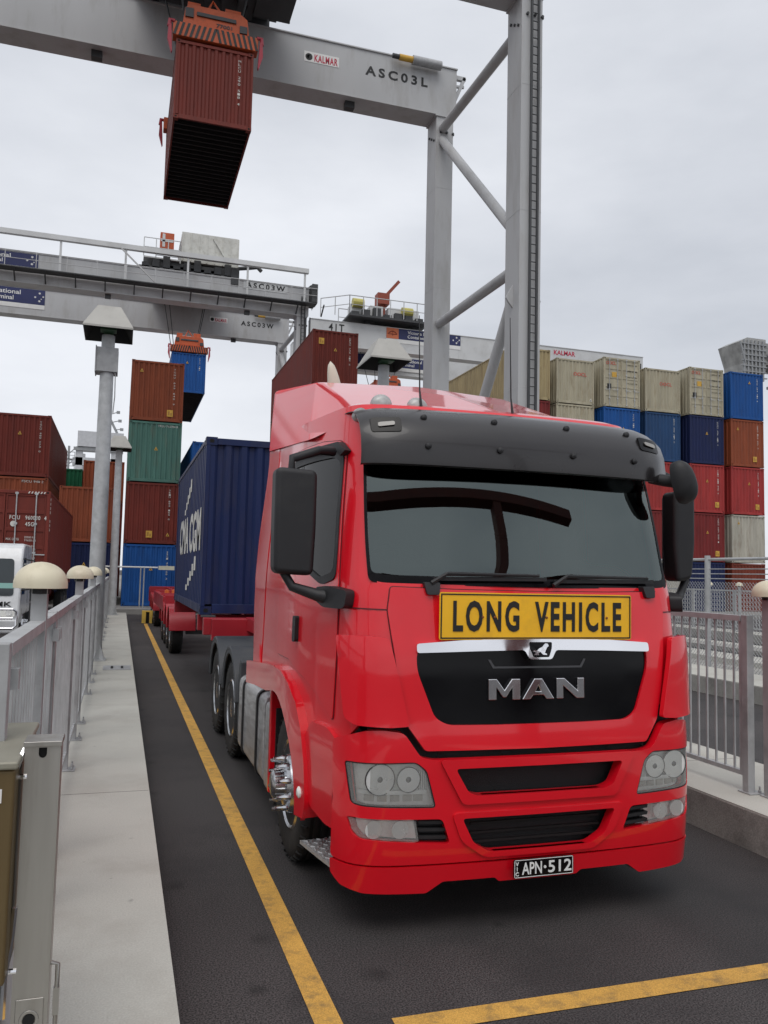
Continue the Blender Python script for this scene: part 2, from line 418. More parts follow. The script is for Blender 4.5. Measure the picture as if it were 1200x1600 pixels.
mb.tube([c_+Vector((.23*math.cos(t), .12*math.sin(t), .20*math.sin(t))) for t in [2*math.pi*i/28 for i in range(29)]], .016, 8, caps=False)
mb.bar(c_+Vector((-.22, 0, 0)), c_+Vector((.22, 0, 0)), .05, .03); mb.bar(c_, c_+Vector((0, -.1, -.25)), .06, .06)
mb.build('steering_wheel', INT, truck, smooth=60)
# windscreen
mb = MB(); patch(mb, surf_ws, WSOs, (), .004, .008, .05); gl = mb.build('windscreen', WS, truck, smooth=60)
mb = MB(); inn = rnd(Fs([(x*.982, 1.935+(z-1.885)*.95) for x, z in WSO]), .10)
patch(mb, surf_ws, WSOs, [inn], .007, .004, .05); mb.build('frit_border', GLOSSB, gl, smooth=60)
# ---- A-pillar / door / side windows, both sides
for sg in (-1, 1):
    q = lambda l: [D(y, z, sg) for y, z in l]
    door = rnd(q([(.375, 1.10), (.47, 1.145), (.62, 1.22), (.82, 1.29), (1.18, 1.37), (1.60, 1.37), (1.62, 2.1), (1.60, 2.74), (1.52, 2.80), (.95, 2.80), (.66, 2.77), (.56, 2.70), (.42, 2.05), (.375, 1.86)]), .03)
    mb = MB(); patch(mb, surf, door, [win(sg)], .009, .03, .07); dr = mb.build('door', RED, truck, smooth=30, bevel=.007)
    mb = MB(); patch(mb, surf, outset(door, .006), [outset(door, -.02)], .004, .004, .08); mb.build('door_gap', REDIN, dr)
    w = win(sg)
    mb = MB(); patch(mb, surf, w, (), .006, .006, .09); mb.build('side_window', glass('side_glass', (.05, .055, .055), ior=1.22), dr, smooth=60)
    cxw = sum(p[0] for p in w)/len(w); czw = sum(p[1] for p in w)/len(w)
    mb = MB(); patch(mb, surf, [(cxw+(p[0]-cxw)*1.05, czw+(p[1]-czw)*1.05) for p in w], [[(cxw+(p[0]-cxw)*.95, czw+(p[1]-czw)*.93) for p in w]], .016, .02, .06)
    patch(mb, surf, q([(.52, 2.69), (.62, 2.755), (1.55, 2.775), (1.55, 2.745), (.66, 2.72), (.56, 2.66)]), (), .05, .05, .08)
    mb.build('window_seal', BLKP, dr, smooth=40, bevel=.004)
    mb = MB(); patch(mb, surf, rnd(q([(.95, 1.50), (1.01, 1.50), (1.01, 1.665), (.95, 1.665)]), .02), (), .035, .035, .03); mb.build('handle', BLKP, dr, smooth=40, bevel=.008)
    # flared wheel arch
    o_ = q([(2.72, 1.20), (2.3, 1.235), (1.5, 1.295), (1.2, 1.290), (1.0, 1.24), (.83, 1.14), (.72, .98), (.66, .80), (.63, .58), (.66, .48)])
    i_ = arch(.625, a0=-3, sg=sg)
    fl = o_+[i_[0]]+i_+q([(1.75, 1.085), (2.3, 1.055), (2.72, 1.02)])
    mb = MB(); patch(mb, surf, fl, (), .055, .10, .06); mb.build('wheel_arch', RED, truck, smooth=30, bevel=.03, seg=4)
    # lower corner panel between bumper and arch
    mb = MB(); patch(mb, surf, rnd(q([(.285, 1.02), (.40, 1.06), (.62, 1.06), (.71, .97), (.73, .66), (.60, .56), (.40, .52), (.285, .52)]), .03), (), .03, .06, .06); mb.build('corner_panel', RED, truck, smooth=30, bevel=.012)
    # entry step with chequer plate
    mb = MB(); patch(mb, surf, q([(.285, .47), (.62, .47), (.86, .50), (.86, .30), (.62, .285), (.285, .26)]), (), -.24, .03, .07)
    st = mb.build('entry_step', RED, truck, smooth=30, bevel=.006)
    mb = MB(); patch(mb, lambda a, b, off: (surf(a, .3, 0)[0]*1.0, surf(a, .3, 0)[1], .285+off) if b > .5 else (surf(a, .3, -.235)[0], surf(a, .3, 0)[1], .285+off), [D(.30, 1, sg), D(.80, 1, sg), (D(.80, 1, sg)[0], 0), (D(.30, 1, sg)[0], 0)], (), .012, .02, .5)
    for i_ in range(9):
        for j_ in range(5):
            s_ = D(.33+i_*.055, 1, sg)[0]; o_ = -.03-.042*j_; x_, y_, _ = surf(s_, .3, o_); d_ = .011 if (i_+j_) % 2 else -.011
            mb.bar((x_-.011, y_-d_, .2985), (x_+.011, y_+d_, .2985), .007, .006)
    mb.build('tread_plate', CHK, st)
    # side deflector behind the cab
    mb = MB(); patch(mb, surf, [D(2.31, 1.19, sg), D(2.70, 1.19, sg), D(2.74, 1.6, sg), D(2.76, 2.2, sg), D(2.78, 2.98, sg), D(2.31, 2.98, sg)], (), .004, .03, .12)
    mb.build('side_deflector', RED, truck, smooth=30, bevel=.006)
    # mirrors
    mx_ = 1.325 if sg > 0 else -1.375; mw_ = .086 if sg > 0 else .125
    mb = MB(); mb.prism(rnd([(mx_-mw_*(.78 if sg > 0 else .96), 1.935), (mx_+mw_*(.70 if sg > 0 else .92), 1.955 if sg > 0 else 1.925), (mx_+mw_, 2.2), (mx_+mw_, 2.55), (mx_-mw_, 2.56), (mx_-mw_, 2.2)], .045), 'y', .44, .60)
    mir = mb.build('side_mirror', BLKP, truck, smooth=50, bevel=.035, seg=4)
    mb = MB(); mb.box(mx_-mw_*.8, mx_+mw_*.8, .595, .606, 1.98, 2.52); mb.build('mirror_glass', CHROME, mir)
    mb = MB(); mb.tube([(sg*1.12, .60, 2.69), (sg*1.22, .56, 2.685), (mx_+sg*.02, .52, 2.62), (mx_+sg*.02, .52, 2.54)], [.03, .028, .026, .024], 8)
    mb.tube([(sg*1.145, .42, 1.80), (sg*1.24, .43, 1.815), (mx_, .50, 1.86), (mx_+sg*.06, .52, 1.96)], [.05, .036, .028, .026], 8)
    split(mb, 'mirror_arm', BLKP, truck, smooth=60)
    mb = MB(); patch(mb, surf, rnd(q([(.235, 1.745), (.43, 1.745), (.55, 1.78), (.55, 1.86), (.40, 1.87), (.235, 1.85)]), .03), (), .075, .075, .04); mb.build('mirror_foot', BLKP, truck, smooth=40, bevel=.02, seg=3)
# kerb mirror above the passenger-side mirror
mb = MB(); cm = Vector((1.105, .19, 2.585)); pr = []
for i in range(9):
    t = math.pi*i/8/2; pr.append((math.cos(t), math.sin(t)))
vs = []; nk = 20
for k, (rr_, dd) in enumerate([(1, -.03), (1, .0)]+[(a_, b_*.10) for a_, b_ in pr[1:]]):
    for j in range(nk):
        t = 2*math.pi*j/nk; u_ = math.copysign(abs(math.cos(t))**.7, math.cos(t))*.080*max(rr_, .02)*(1.12-.30*math.sin(t)); v_ = math.copysign(abs(math.sin(t))**.7, math.sin(t))*.142*max(rr_, .02)
        vs.append(cm+Vector((u_*.86-v_*.30+dd*.35, -dd*.75+u_*.35, v_*.94+dd*.3+u_*.05)))
mb.add(vs, [[a*nk+j, a*nk+(j+1) % nk, (a+1)*nk+(j+1) % nk, (a+1)*nk+j] for a in range(len(vs)//nk-1) for j in range(nk)]+[list(range(nk))])
mb.build('kerb_mirror', BLKP, truck, smooth=50)
mb = MB(); mb.tube([(.98, .36, 2.62), (1.04, .28, 2.60), (1.10, .24, 2.59), (1.15, .22, 2.58)], [.035, .04, .04, .03], 8); mb.build('mirror_bracket', BLKP, truck, smooth=60)

# ---- nose panel, grille, chrome, lettering
NOSE = [(-.885, 1.875), (-.5, 1.865), (0, 1.862), (.5, 1.865), (.885, 1.875), (.905, 1.745), (.845, 1.30), (.80, 1.115), (.705, .985), (0, .98), (-.705, .985), (-.80, 1.115), (-.845, 1.30), (-.905, 1.745)]
GR = [(-.752, 1.535), (.735, 1.535), (.735, 1.42), (.635, 1.16), (.56, 1.12), (.3, 1.115), (-.3, 1.115), (-.575, 1.12), (-.65, 1.16), (-.752, 1.42)]
mb = MB(); patch(mb, surf, rnd(Fs(NOSE), .018), [rnd(Fs(GR), .05)], .024, .035, .06); patch(mb, surf, outset(rnd(Fs(NOSE), .018), .005), [outset(rnd(Fs(NOSE), .018), -.02)], .003, .003, .08, 1); mb.build('front_panel', [RED, REDIN], truck, smooth=30, bevel=.010, seg=3)
mb = MB(); patch(mb, surf, rnd(Fs([(x*.995, z) for x, z in GR]), .05), (), .010, .03, .07); grl = mb.build('grille', GLOSSB, truck, smooth=40)
mb = MB(); tz = Fs([(-.33, 1.475), (-.30, 1.425), (.27, 1.425), (.30, 1.475), (.285, 1.475), (.26, 1.436), (-.29, 1.436), (-.315, 1.475)])
patch(mb, surf, tz, (), .014, .01, .08); mb.build('latch_outline', mat('grille_edge', (.05, .05, .055), r=.2), grl)
CH = [(-.755, 1.515), (-.755, 1.565), (-.45, 1.588), (0, 1.592), (.43, 1.588), (.735, 1.568), (.735, 1.515), (.40, 1.525), (.085, 1.53), (.055, 1.478), (-.085, 1.478), (-.115, 1.53), (-.40, 1.525)]
mb = MB(); patch(mb, surf, rnd(Fs(CH), .014, 2), (), .050, .055, .05); mb.build('chrome_strip', CHROME, truck, smooth=40, bevel=.017, seg=4)
mb = MB(); patch(mb, surf, rnd(Fs([(-.085, 1.575), (.06, 1.575), (.055, 1.54), (.035, 1.49), (-.06, 1.49), (-.08, 1.54)]), .008, 2), (), .054, .01, .04); em = mb.build('lion_badge', GLOSSB, truck)
LION = [(-.062, 1.503), (-.030, 1.503), (-.034, 1.512), (-.020, 1.520), (-.004, 1.505), (.020, 1.503), (.018, 1.510), (.006, 1.514), (.012, 1.528), (.022, 1.545), (.034, 1.553), (.030, 1.566), (.014, 1.568), (.004, 1.560), (-.006, 1.548), (-.026, 1.540), (-.040, 1.528), (-.060, 1.530), (-.068, 1.522), (-.046, 1.518)]
mb = MB(); patch(mb, surf, Fs(LION), (), .057, .006, .03); mb.build('lion_emblem', CHROME, em)
def letter(polys, holes=()):
    mb = MB()
    for p in polys: patch(mb, surf, Fs(p), [Fs(h) for h in holes], .034, .028, .05)
    return mb
lz0, lz1 = 1.252, 1.368
def ltr(name, pts, x0, x1, holes=()):
    f = lambda l: [(x0+(x1-x0)*a, lz0+(lz1-lz0)*b) for a, b in l]
    mb = MB(); patch(mb, surf, Fs(f(pts)), [Fs(f(h)) for h in holes], .032, .024, .05); return mb.build(name, CHROME, grl, bevel=.004)
ltr('letter_m', [(0, 0), (.25, 0), (.25, .58), (.45, .12), (.55, .12), (.75, .58), (.75, 0), (1, 0), (1, 1), (.74, 1), (.5, .47), (.26, 1), (0, 1)], -.335, -.140)
ltr('letter_a', [(0, 0), (.25, 0), (.34, .2), (.66, .2), (.75, 0), (1, 0), (.62, 1), (.38, 1)], -.128, .076, [[(.42, .38), (.58, .38), (.5, .66)]])
ltr('letter_n', [(0, 0), (.24, 0), (.24, .62), (.72, 0), (1, 0), (1, 1), (.76, 1), (.76, .38), (.28, 1), (0, 1)], .092, .275)
mb = MB()
for sg in (-1, 1):
    l_ = [F(sg*.905, 1.75), F(sg*1.0, 1.752), D(.36, 1.756, sg), D(.36, 1.749, sg), F(sg*1.0, 1.745), F(sg*.905, 1.743)]
    patch(mb, surf, l_, (), .003, .003, .06)
split(mb, 'panel_seam', REDIN, body)
# corner air deflectors
for sg in (-1, 1):
    df = [(-.905, 1.595), (-.80, 1.125), (-.90, 1.118), (-1.04, 1.125), (-1.075, 1.16), (-1.10, 1.60), (-1.0, 1.605)]
    df = [(sg*-x, z) for x, z in df]
    mb = MB(); patch(mb, surf, rnd(Fs(df), .02), (), .075, .035, .05); mb.build('air_deflector', RED, truck, smooth=30, bevel=.014, seg=3)
# wide warning sign above the chrome strip
mb = MB(); mb.prism(rnd([(-.635, 1.587), (.60, 1.587), (.60, 1.852), (-.635, 1.852)], .012, 2), 'y', .012, .020)
sg_ = mb.build('warning_sign', SIGNY, truck)
mb = MB()
for a_, b_, c_, d_ in ((-.622, .587, 1.594, 1.601), (-.622, .587, 1.838, 1.845)): mb.box(a_, b_, .009, .012, c_, d_)
for a_ in (-.629, .587): mb.box(a_, a_+.007, .009, .012, 1.594, 1.845)
mb.text('LONG', -.555, -.145, 1.632, 1.808,   .011, bold=.030, sp=1.26, ext=.003); mb.text('VEHICLE', -.045, .530, 1.632, 1.808,   .011, bold=.030, sp=1.26, ext=.003)
mb.build('lettering', BLACK, sg_)
mb = MB()
for x_ in (-.375, -.30, .03, .43): mb.lathe([(.007, .012), (.007, .006), (.004, .003), (0.0001, .003)], (x_, 0, 1.715), 'y', 8)
split(mb, 'rivet', mat('rust', (.22, .07, .02), r=.8), sg_)

# ---- bumper, lamps, plate
BU = [(-1.09, 1.05), (-1.01, 1.095), (-.93, 1.10), (-.825, 1.085), (-.735, .955), (-.66, .940), (0, .932), (.66, .940), (.735, .955), (.825, 1.085), (.93, 1.10), (1.01, 1.095), (1.09, 1.05)]
sR = D(.285, 1.03, 1)
BUs = [(-sR[0], 1.02)]+Fs(BU)+[(sR[0], 1.02), (D(.285, .4, 1)[0], .385)]+Fs([(1.05, .385), (.6, .385), (.3, .385), (-.3, .385), (-.6, .385), (-1.05, .385)])+[(D(.285, .4)[0], .385)]
UP = [(-.545, .895), (-.47, .765), (-.41, .745), (.375, .745), (.435, .765), (.50, .895)]
LO = [(-.50, .625), (-.43, .49), (-.33, .435), (.29, .435), (.39, .49), (.455, .625)]
HLo = [(-1.085, .925), (-1.062, .705), (-1.02, .695), (-.645, .685), (-.70, .885), (-.76, .932)]
FGo = [(-1.075, .635), (-1.06, .56), (-1.03, .525), (-.56, .49), (-.61, .625)]
mrx = lambda x: .61+1.08*(abs(x)-.645)
mr_ = lambda l: [(mrx(x), z) for x, z in l]
holes = [rnd(Fs(h), .025) for h in (UP, LO, HLo, mr_(HLo), FGo, mr_(FGo))]
mb = MB(); patch(mb, surf, rnd(BUs, .03), holes, .045, .055, .05); bmp = mb.build('bumper', RED, truck, smooth=30, bevel=.014, seg=3)
mb = MB(); patch(mb, surf, rnd(Fs([(-.635, .945), (-.50, .70), (.455, .70), (.59, .945)]), .03), [holes[0]], .066, .05, .05)
patch(mb, surf, rnd(Fs([(-.56, .655), (-.50, .50), (-.36, .405), (.32, .405), (.455, .50), (.52, .655)]), .04), [holes[1]], .058, .04, .05); split(mb, 'intake_surround', RED, bmp, smooth=30, bevel=.016, seg=3)
LI = [(D(.285, .37)[0], .375)]+Fs([(-1.05, .375), (-.6, .375), (-.3, .375), (.3, .375), (.6, .375), (1.05, .375)])+[(D(.285, .37, 1)[0], .375), (D(.285, .3, 1)[0], .30)]+Fs([(1.08, .255), (1.0, .232), (.66, .225), (.57, .285), (.245, .285), (.225, .262), (-.265, .262), (-.285, .285), (-.59, .285), (-.68, .225), (-1.0, .232), (-1.08, .255)])+[(D(.285, .3)[0], .30)]
mb = MB(); patch(mb, surf, rnd(LI, .012, 2), (), .050, .10, .05); mb.build('bumper_lip', RED, truck, smooth=30, bevel=.012, seg=3)
mb = MB()
for h in (UP, LO): patch(mb, surf, Fs([(x*1.12, z+(.05 if z > (.8 if h is UP else .55) else -.05)) for x, z in h]), (), -.06, .01, .08)
patch(mb, surf, Fs([(-1.03, 1.19), (1.03, 1.19), (1.03, .90), (-1.03, .90)]), (), -.05, .01, .1)
split(mb, 'radiator_screen', MESHB, truck)
mb = MB()
for x_ in (-.62, -.25, .45, .70): mb.tube([surf(*F(x_, .955), -.01), surf(*F(x_, 1.01), -.01)], .007, 6)
mb.bar(surf(*F(-.6, .995), -.03), surf(*F(.6, .995), -.03), .02, .02)
for z_ in (.47, .52, .57): mb.bar(surf(*F(-.42, z_), -.03), surf(*F(.40, z_), -.03), .012, .012)
split(mb, 'grille_slat', DARK, truck)
for sg in (-1, 1):
    m_ = (lambda l: l) if sg < 0 else mr_
    mb = MB(); patch(mb, surf, Fs(m_([(x, z) for x, z in HLo])), (), -.02, .01, .05)
    hl = mb.build('headlight', LAMPG, truck, smooth=40)
    mb = MB()
    for cx_, cz_, r_ in ((-.955, .835, .082), (-.80, .835, .066)):
        p = Vector(surf(*F(cx_ if sg < 0 else mrx(cx_), cz_), -.012)); mb.lathe([(r_, -.032), (r_*1.0, -.02), (r_*.9, -.006), (r_*.55, .02), (.014, .03), (.010, -.005), (.0001, -.008)], p, 'y', 24)
    split(mb, 'reflector_bowl', REFL, hl, smooth=50)
    mb = MB()
    for cx_, cz_, r_ in ((-.955, .835, .082), (-.80, .835, .066)):
        p = Vector(surf(*F(cx_ if sg < 0 else mrx(cx_), cz_), -.012)); mb.lathe([(.034, .0), (.030, -.022), (.016, -.032), (.0001, -.034)], p, 'y', 14); mb.lathe([(r_*1.05, -.028), (r_*1.05, -.036), (r_*.985, -.036), (r_*.985, -.028)], p, 'y', 24); mb.lathe([(r_*.72, .012), (r_*.70, .006), (r_*.62, .012)], p, 'y', 20)
    split(mb, 'bezel_ring', mat('lamp_dark', (.10, .10, .10), r=.2, m=.6), hl, smooth=50)
    mb = MB()
    for k_ in range(7): patch(mb, surf, Fs(m_([(-.745+k_*.011, .885), (-.745+k_*.011, .77), (-.740+k_*.011, .77), (-.740+k_*.011, .885)])), (), .004, .02, .3)
    q_ = Fs(m_([(-1.05, .775), (-1.045, .755), (-.70, .755), (-.69, .775)])); patch(mb, surf, q_, (), .012, .05, .06)
    mb.build('light_guide', mat('guide_white', (.82, .82, .80), r=.25), hl)
    mb = MB()
    for cx_ in (-1.0, -.93, -.86, -.79, -.73):
        q_ = Fs(m_([(cx_-.028, .745), (cx_-.028, .712), (cx_+.022, .712), (cx_+.022, .745)])); patch(mb, surf, q_, (), -.012, .02, .06)
    mb.build('indicator_cell', mat('indicator_cell', (.50, .47, .42), r=.3, m=.2), hl)
    mb = MB(); patch(mb, surf, rnd(Fs(m_(HLo)), .022), (), .040, 0, .05); mb.build('lens', LENS, hl, smooth=60)
    mb = MB(); h2 = Fs(m_(HLo)); cx2 = sum(p[0] for p in h2)/len(h2); patch(mb, surf, rnd(h2, .022), [outset(rnd(h2, .022), -.007)], .041, .03, .05); mb.build('lens_rim', BLKP, hl)
    fo = m_([(-1.07, .628), (-1.055, .565), (-1.025, .53), (-.735, .508), (-.757, .622)])
    mb = MB(); patch(mb, surf, Fs(fo), (), -.02, .01, .05); fg = mb.build('fog_light', LAMPG, truck)
    mb = MB()
    for cx_ in (-.98, -.84):
        p = Vector(surf(*F(cx_ if sg < 0 else mrx(cx_), .57), -.005)); mb.lathe([(.048, -.03), (.045, -.018), (.028, .008), (.012, .014), (.010, -.01), (.0001, -.012)], p, 'y', 18)
    split(mb, 'reflector_bowl', REFL, fg, smooth=50)
    mb = MB(); patch(mb, surf, rnd(Fs(fo), .012), (), .038, 0, .05); mb.build('lens', LENS, fg, smooth=60)
    mb = MB(); lv = m_([(-.735, .63), (-.60, .63), (-.55, .488), (-.72, .50)]); patch(mb, surf, Fs(lv), (), -.02, .01, .05)
    for k in range(3):
        z_ = .52+k*.04; patch(mb, surf, Fs(m_([(-.735, z_), (-.575, z_-.006), (-.585, z_+.012), (-.74, z_+.018)])), (), .03, .04, .05)
    mb.build('corner_louvre', BLKP, truck)
mb = MB(); mb.prism(rnd([(-.2, .287), (.172, .287), (.172, .388), (-.2, .388)], .01, 2), 'y', -.062, -.056)
pl = mb.build('number_plate', GLOSSB, truck)
mb = MB(); mb.text('APN', -.150, -.028, .305, .370, -.062, bold=.012, ext=.003); mb.text('512', .012, .158, .305, .370, -.062, bold=.012, ext=.003); mb.text('V\nI\nC', -.190, -.170, .300, .375, -.062, bold=.02, ext=.003, ls=.95)
mb.lathe([(.008, -.065), (.008, -.06)], (-.008, 0, .338), 'y', 10)
for a_, b_, c_, d_ in ((-.196, .168, .290, .293), (-.196, .168, .382, .385)): mb.box(a_, b_, -.064, -.060, c_, d_)
for a_ in (-.196, .165): mb.box(a_, a_+.003, -.064, -.060, .290, .385)
mb.build('plate_characters', WHITE, pl)

# ---- smoked sun visor
mb = MB(); prof = [(2.585, .115), (2.59, .125), (2.66, .15), (2.76, .165), (2.86, .155), (2.92, .115), (2.955, .06), (2.97, -.03), (2.975, -.12)]
hw_ = 1.045; cols = [(-1+2*i/48) for i in range(49)]
vs = []
for z_, o_ in prof:
    for c in cols:
        e_ = abs(c); zz = z_+(.012*(1-e_**2) if z_ > 2.9 else 0)-(.022*max(0, e_-.85)/.15*(z_ > 2.8))
        vs.append(vsurf(hw_*c*(1.065 if c > 0 else .985), zz, o_))
n_ = len(cols)
mb.add(vs, [[r*n_+i, r*n_+i+1, (r+1)*n_+i+1, (r+1)*n_+i] for r in range(len(prof)-1) for i in range(n_-1)])
# back skin and closed ends of the visor
vb = [(x*.998, y+.010, z-.003) for x, y, z in vs]; mb.add(vb, [[r*n_+i+1, r*n_+i, (r+1)*n_+i, (r+1)*n_+i+1] for r in range(len(prof)-1) for i in range(n_-1)])
for i in (0, n_-1): mb.add([vs[r*n_+i] for r in range(len(prof))]+[vb[r*n_+i] for r in range(len(prof))], [[j, j+1, len(prof)+j+1, len(prof)+j] for j in range(len(prof)-1)])
mb.add([vs[i] for i in range(n_)]+[vb[i] for i in range(n_)], [[i, i+1, n_+i+1, n_+i] for i in range(n_-1)])
vis = mb.build('sun_visor', VIS, truck, smooth=50)
mb = MB()
for x_ in (-.65, -.20, .30, .76):
    for z_, o_ in ((2.70, .158), (2.885, .145)):
        p = Vector(vsurf(x_, z_, o_)); mb.lathe([(.020, .004), (.018, -.014), (.008, -.02), (.0001, -.021)], p, 'y', 12)
split(mb, 'visor_stud', BLKP, vis, smooth=50)
for sg in (-1, 1):
    mb = MB(); c = [(sg*.825, 2.822), (sg*.825, 2.846), (sg*.92, 2.835), (sg*.92, 2.808)]
    patch(mb, vsurf, rnd([(sg*.80+.035*(sg > 0), 2.785), (sg*.80+.035*(sg > 0), 2.875), (sg*.975+.04*(sg > 0), 2.865), (sg*.975+.04*(sg > 0), 2.775)], .02), (), .168, .03, .04, mi=1); patch(mb, vsurf, rnd([(x*1.02+.037*(sg > 0), z) for x, z in c], .012), (), .178, .02, .04); mb.build('marker_lamp', [mat('marker_lens', (.30, .29, .27), r=.15), GLOSSB], vis, smooth=40)
# ---- roof fairing
mb = MB()
A, B_, C_, D_, E_, F_, G_ = (-.74, 2.72, 3.555), (-1.15, 2.72, 3.51), (-1.165, 2.74, 2.98), (-.84, 2.30, 3.525), (-1.155, 1.10, 2.84), (-.955, .66, 2.93), (-.60, .60, 3.0)
mR = lambda p: (-p[0], p[1], p[2])
A0 = (0, 2.72, 3.57); G0 = (0, .58, 3.02); D0 = (0, 2.25, 3.55); Q = (-.88, 1.45, 3.22); Q0 = (0, 1.45, 3.31)
vs = [A, B_, C_, D_, E_, F_, Q]; vs = vs+[mR(p) for p in vs]+[A0, D0, Q0, G0, G_, mR(G_)]
fs = []
for b, sg in ((0, 0), (7, 1)):
    fs += [[b+1, b+2, b+4, b+3], [b+0, b+1, b+3], [b+3, b+4, b+6], [b+6, b+4, b+5], [14, b+0, b+3, 15], [15, b+3, b+6, 16], [16, b+6, b+5, 18+sg, 17]]
fs += [[0, 14, 7, 8, 9, 2, 1]]
mb.add(vs, fs); rf = mb.build('roof_fairing', RED, truck, bevel=.035, seg=4, ang=12)
mb = MB(); mb.box(-1.13, 1.13, 2.28, 2.70, 2.86, 2.98); mb.build('fairing_base', RED, rf, bevel=.01)
CREAM = mat('cream_plastic', (.62, .58, .48), r=.4)
for x_ in (-.82, -.58):
    mb = MB(); mb.lathe([(.0001, -.035), (.04, -.032), (.066, -.012), (.072, .012), (.066, .03), (.0001, .03)], (x_, .60, 3.005), 'y', 24); mb.tube([(x_, .62, 3.0), (x_, .66, 2.93)], .02, 6); mb.build('roof_lamp', mat('lamp_white', (.42, .42, .41), r=.45, m=.3, var=.2, scale=30), truck, smooth=50)
mb = MB(); mb.lathe([(.0001, -.05), (.04, -.045), (.045, 0), (.04, .03), (.0001, .03)], (-.975, .56, 2.92), 'y', 18); mb.build('roof_lamp', mat('lamp_white', (.6, .6, .6)), truck, smooth=50)
for x_, h_ in ((-.57, .62), (.07, .68)):
    mb = MB(); mb.tube([(x_, .55, 2.98), (x_-.008, .57, 3.12), (x_-.02, .57, 2.98+h_)], [.011, .005, .0025], 6); mb.build('antenna', BLKP, truck)
# curved exhaust stack end behind the fairing
mb = MB(); vs = []
for i in range(13):
    t = i/12; w_ = .075*math.sqrt(max(.0, 1-t**3))*(1-.25*t)+.003; c_ = Vector((-.515-.055*t-.02*t*t, 2.95, 3.45+.43*t))
    for j in range(12):
        a_ = 2*math.pi*j/12; vs.append(c_+Vector((w_*math.cos(a_), w_*.8*math.sin(a_), 0)))
mb.add(vs, [[i*12+j, i*12+(j+1) % 12, i*12+12+(j+1) % 12, i*12+12+j] for i in range(12) for j in range(12)]+[list(range(144, 156))])
mb.build('exhaust_stack', CREAM, truck, smooth=60)
# wipers
for x0, x1 in ((-.66, .02), (.10, .80)):
    mb = MB()
    b0 = Vector(surf(*F(x0, 1.90), .05)); b1 = Vector(surf(*F(x0+.10, 1.955), .05)); b2 = Vector(surf(*F(x1, 1.955), .04))
    mb.tube([b0, b1, b2], [.014, .013, .009], 6); mb.bar(Vector(surf(*F(x0+.02, 1.925), .03)), Vector(surf(*F(x1+.05, 1.935), .03)), .012, .022)
    mb.build('wiper', BLKP, truck)
for x_ in (-.655, .785):
    mb = MB(); patch(mb, surf, rnd(Fs([(x_-.045, 1.905), (x_+.05, 1.905), (x_+.04, 1.835), (x_-.03, 1.835)]), .01, 2), (), .05, .05, .03); mb.build('wiper_pivot', BLKP, truck, bevel=.008)

# ---- chassis, tank, wheels
mb = MB()
for x_ in (-.42, .36): mb.box(x_, x_+.06, .5, 7.0, .78, 1.02)
mb.box(-.5, .5, 4.9, 5.6, 1.02, 1.10); mb.box(-.9, .9, .35, 2.2, .70, 1.0); mb.box(-1.0, 1.0, 1.32, 1.52, .42, .56)
for y_ in (4.66, 6.02): mb.box(-.75, .75, y_-.08, y_+.08, .42, .60)
mb.build('chassis', mat('chassis_black', (.02, .02, .022), r=.6), truck)
mb = MB(); mb.lathe([(.46, 1.10), (.46, 1.15), (.0001, 1.15)], (0, 5.3, 0), 'z', 28); mb.build('fifth_wheel', mat('greasy_steel', (.06, .06, .06), r=.4, m=.5), truck)
tank = MB(); tank.prism(rnd([(-1.17, .22), (-.60, .22), (-.60, .93), (-1.17, .93)], .09, 5), 'y', 2.52, 3.98)
tk = tank.build('fuel_tank', ALU, truck, smooth=40, bevel=.012)
mb = MB()
for y_ in (2.80, 3.62): mb.prism(rnd([(-1.185, .21), (-.60, .21), (-.60, .945), (-1.185, .945)], .1, 5), 'y', y_, y_+.05)
mb.lathe([(.07, 0), (.07, .035), (.05, .05), (.0001, .05)], (-.95, 3.2, .925), 'z', 16); mb.box(-1.05, -.75, 3.05, 3.45, .93, .955); mb.build('tank_strap', BLKP, tk, smooth=40)
mb = MB(); mb.prism(rnd([(-1.16, .20), (-.62, .20), (-.62, .90), (-1.16, .90)], .06, 4), 'y', 2.22, 2.50); mb.build('tank_end_panel', ALU, truck, smooth=40, bevel=.01)
mb = MB(); mb.prism([(-1.19, .26), (-.85, .26), (-.85, 1.04), (-1.19, 1.04), ], 'y', 2.10, 2.16); mb.build('mud_flap', RED, truck, bevel=.01)
mb = MB(); mb.box(-1.15, -.80, 2.07, 2.09, .18, .9); mb.box(.80, 1.15, 2.07, 2.09, .18, .9); split(mb, 'mud_flap', BLKP, truck)
for y_ in (4.66, 6.02):
    for sg in (-1, 1):
        mb = MB(); xs_ = (sg*1.20, sg*.62); pr_ = []
        for k in range(13):
            t = R(8+164*k/12); pr_.append((y_-.60*math.cos(t), .55+.60*math.sin(t)))
        pi_ = [(y_+(a-y_)*.93, .55+(b-.55)*.93) for a, b in pr_]
        mb.prism(pr_+pi_[::-1], 'x', xs_[0], xs_[1]); mb.prism(pr_+[(y_+(a-y_)*.86, .55+(b-.55)*.86) for a, b in pr_][::-1], 'x', sg*1.195, sg*1.165)
        mb.build('mudguard', GREYP, truck, smooth=40, bevel=.02, seg=3)
mb = MB(); mb.prism([(3.98, .30), (4.14, .30), (4.14, 1.0), (4.05, 1.08), (3.98, 1.05)], 'x', -1.16, -.66); mb.build('guard_skirt', GREYP, truck, bevel=.015)
mb = MB(); mb.box(-1.10, -.72, 6.70, 6.72, .15, .75); mb.box(.72, 1.10, 6.70, 6.72, .15, .75); split(mb, 'mud_flap', BLKP, truck)
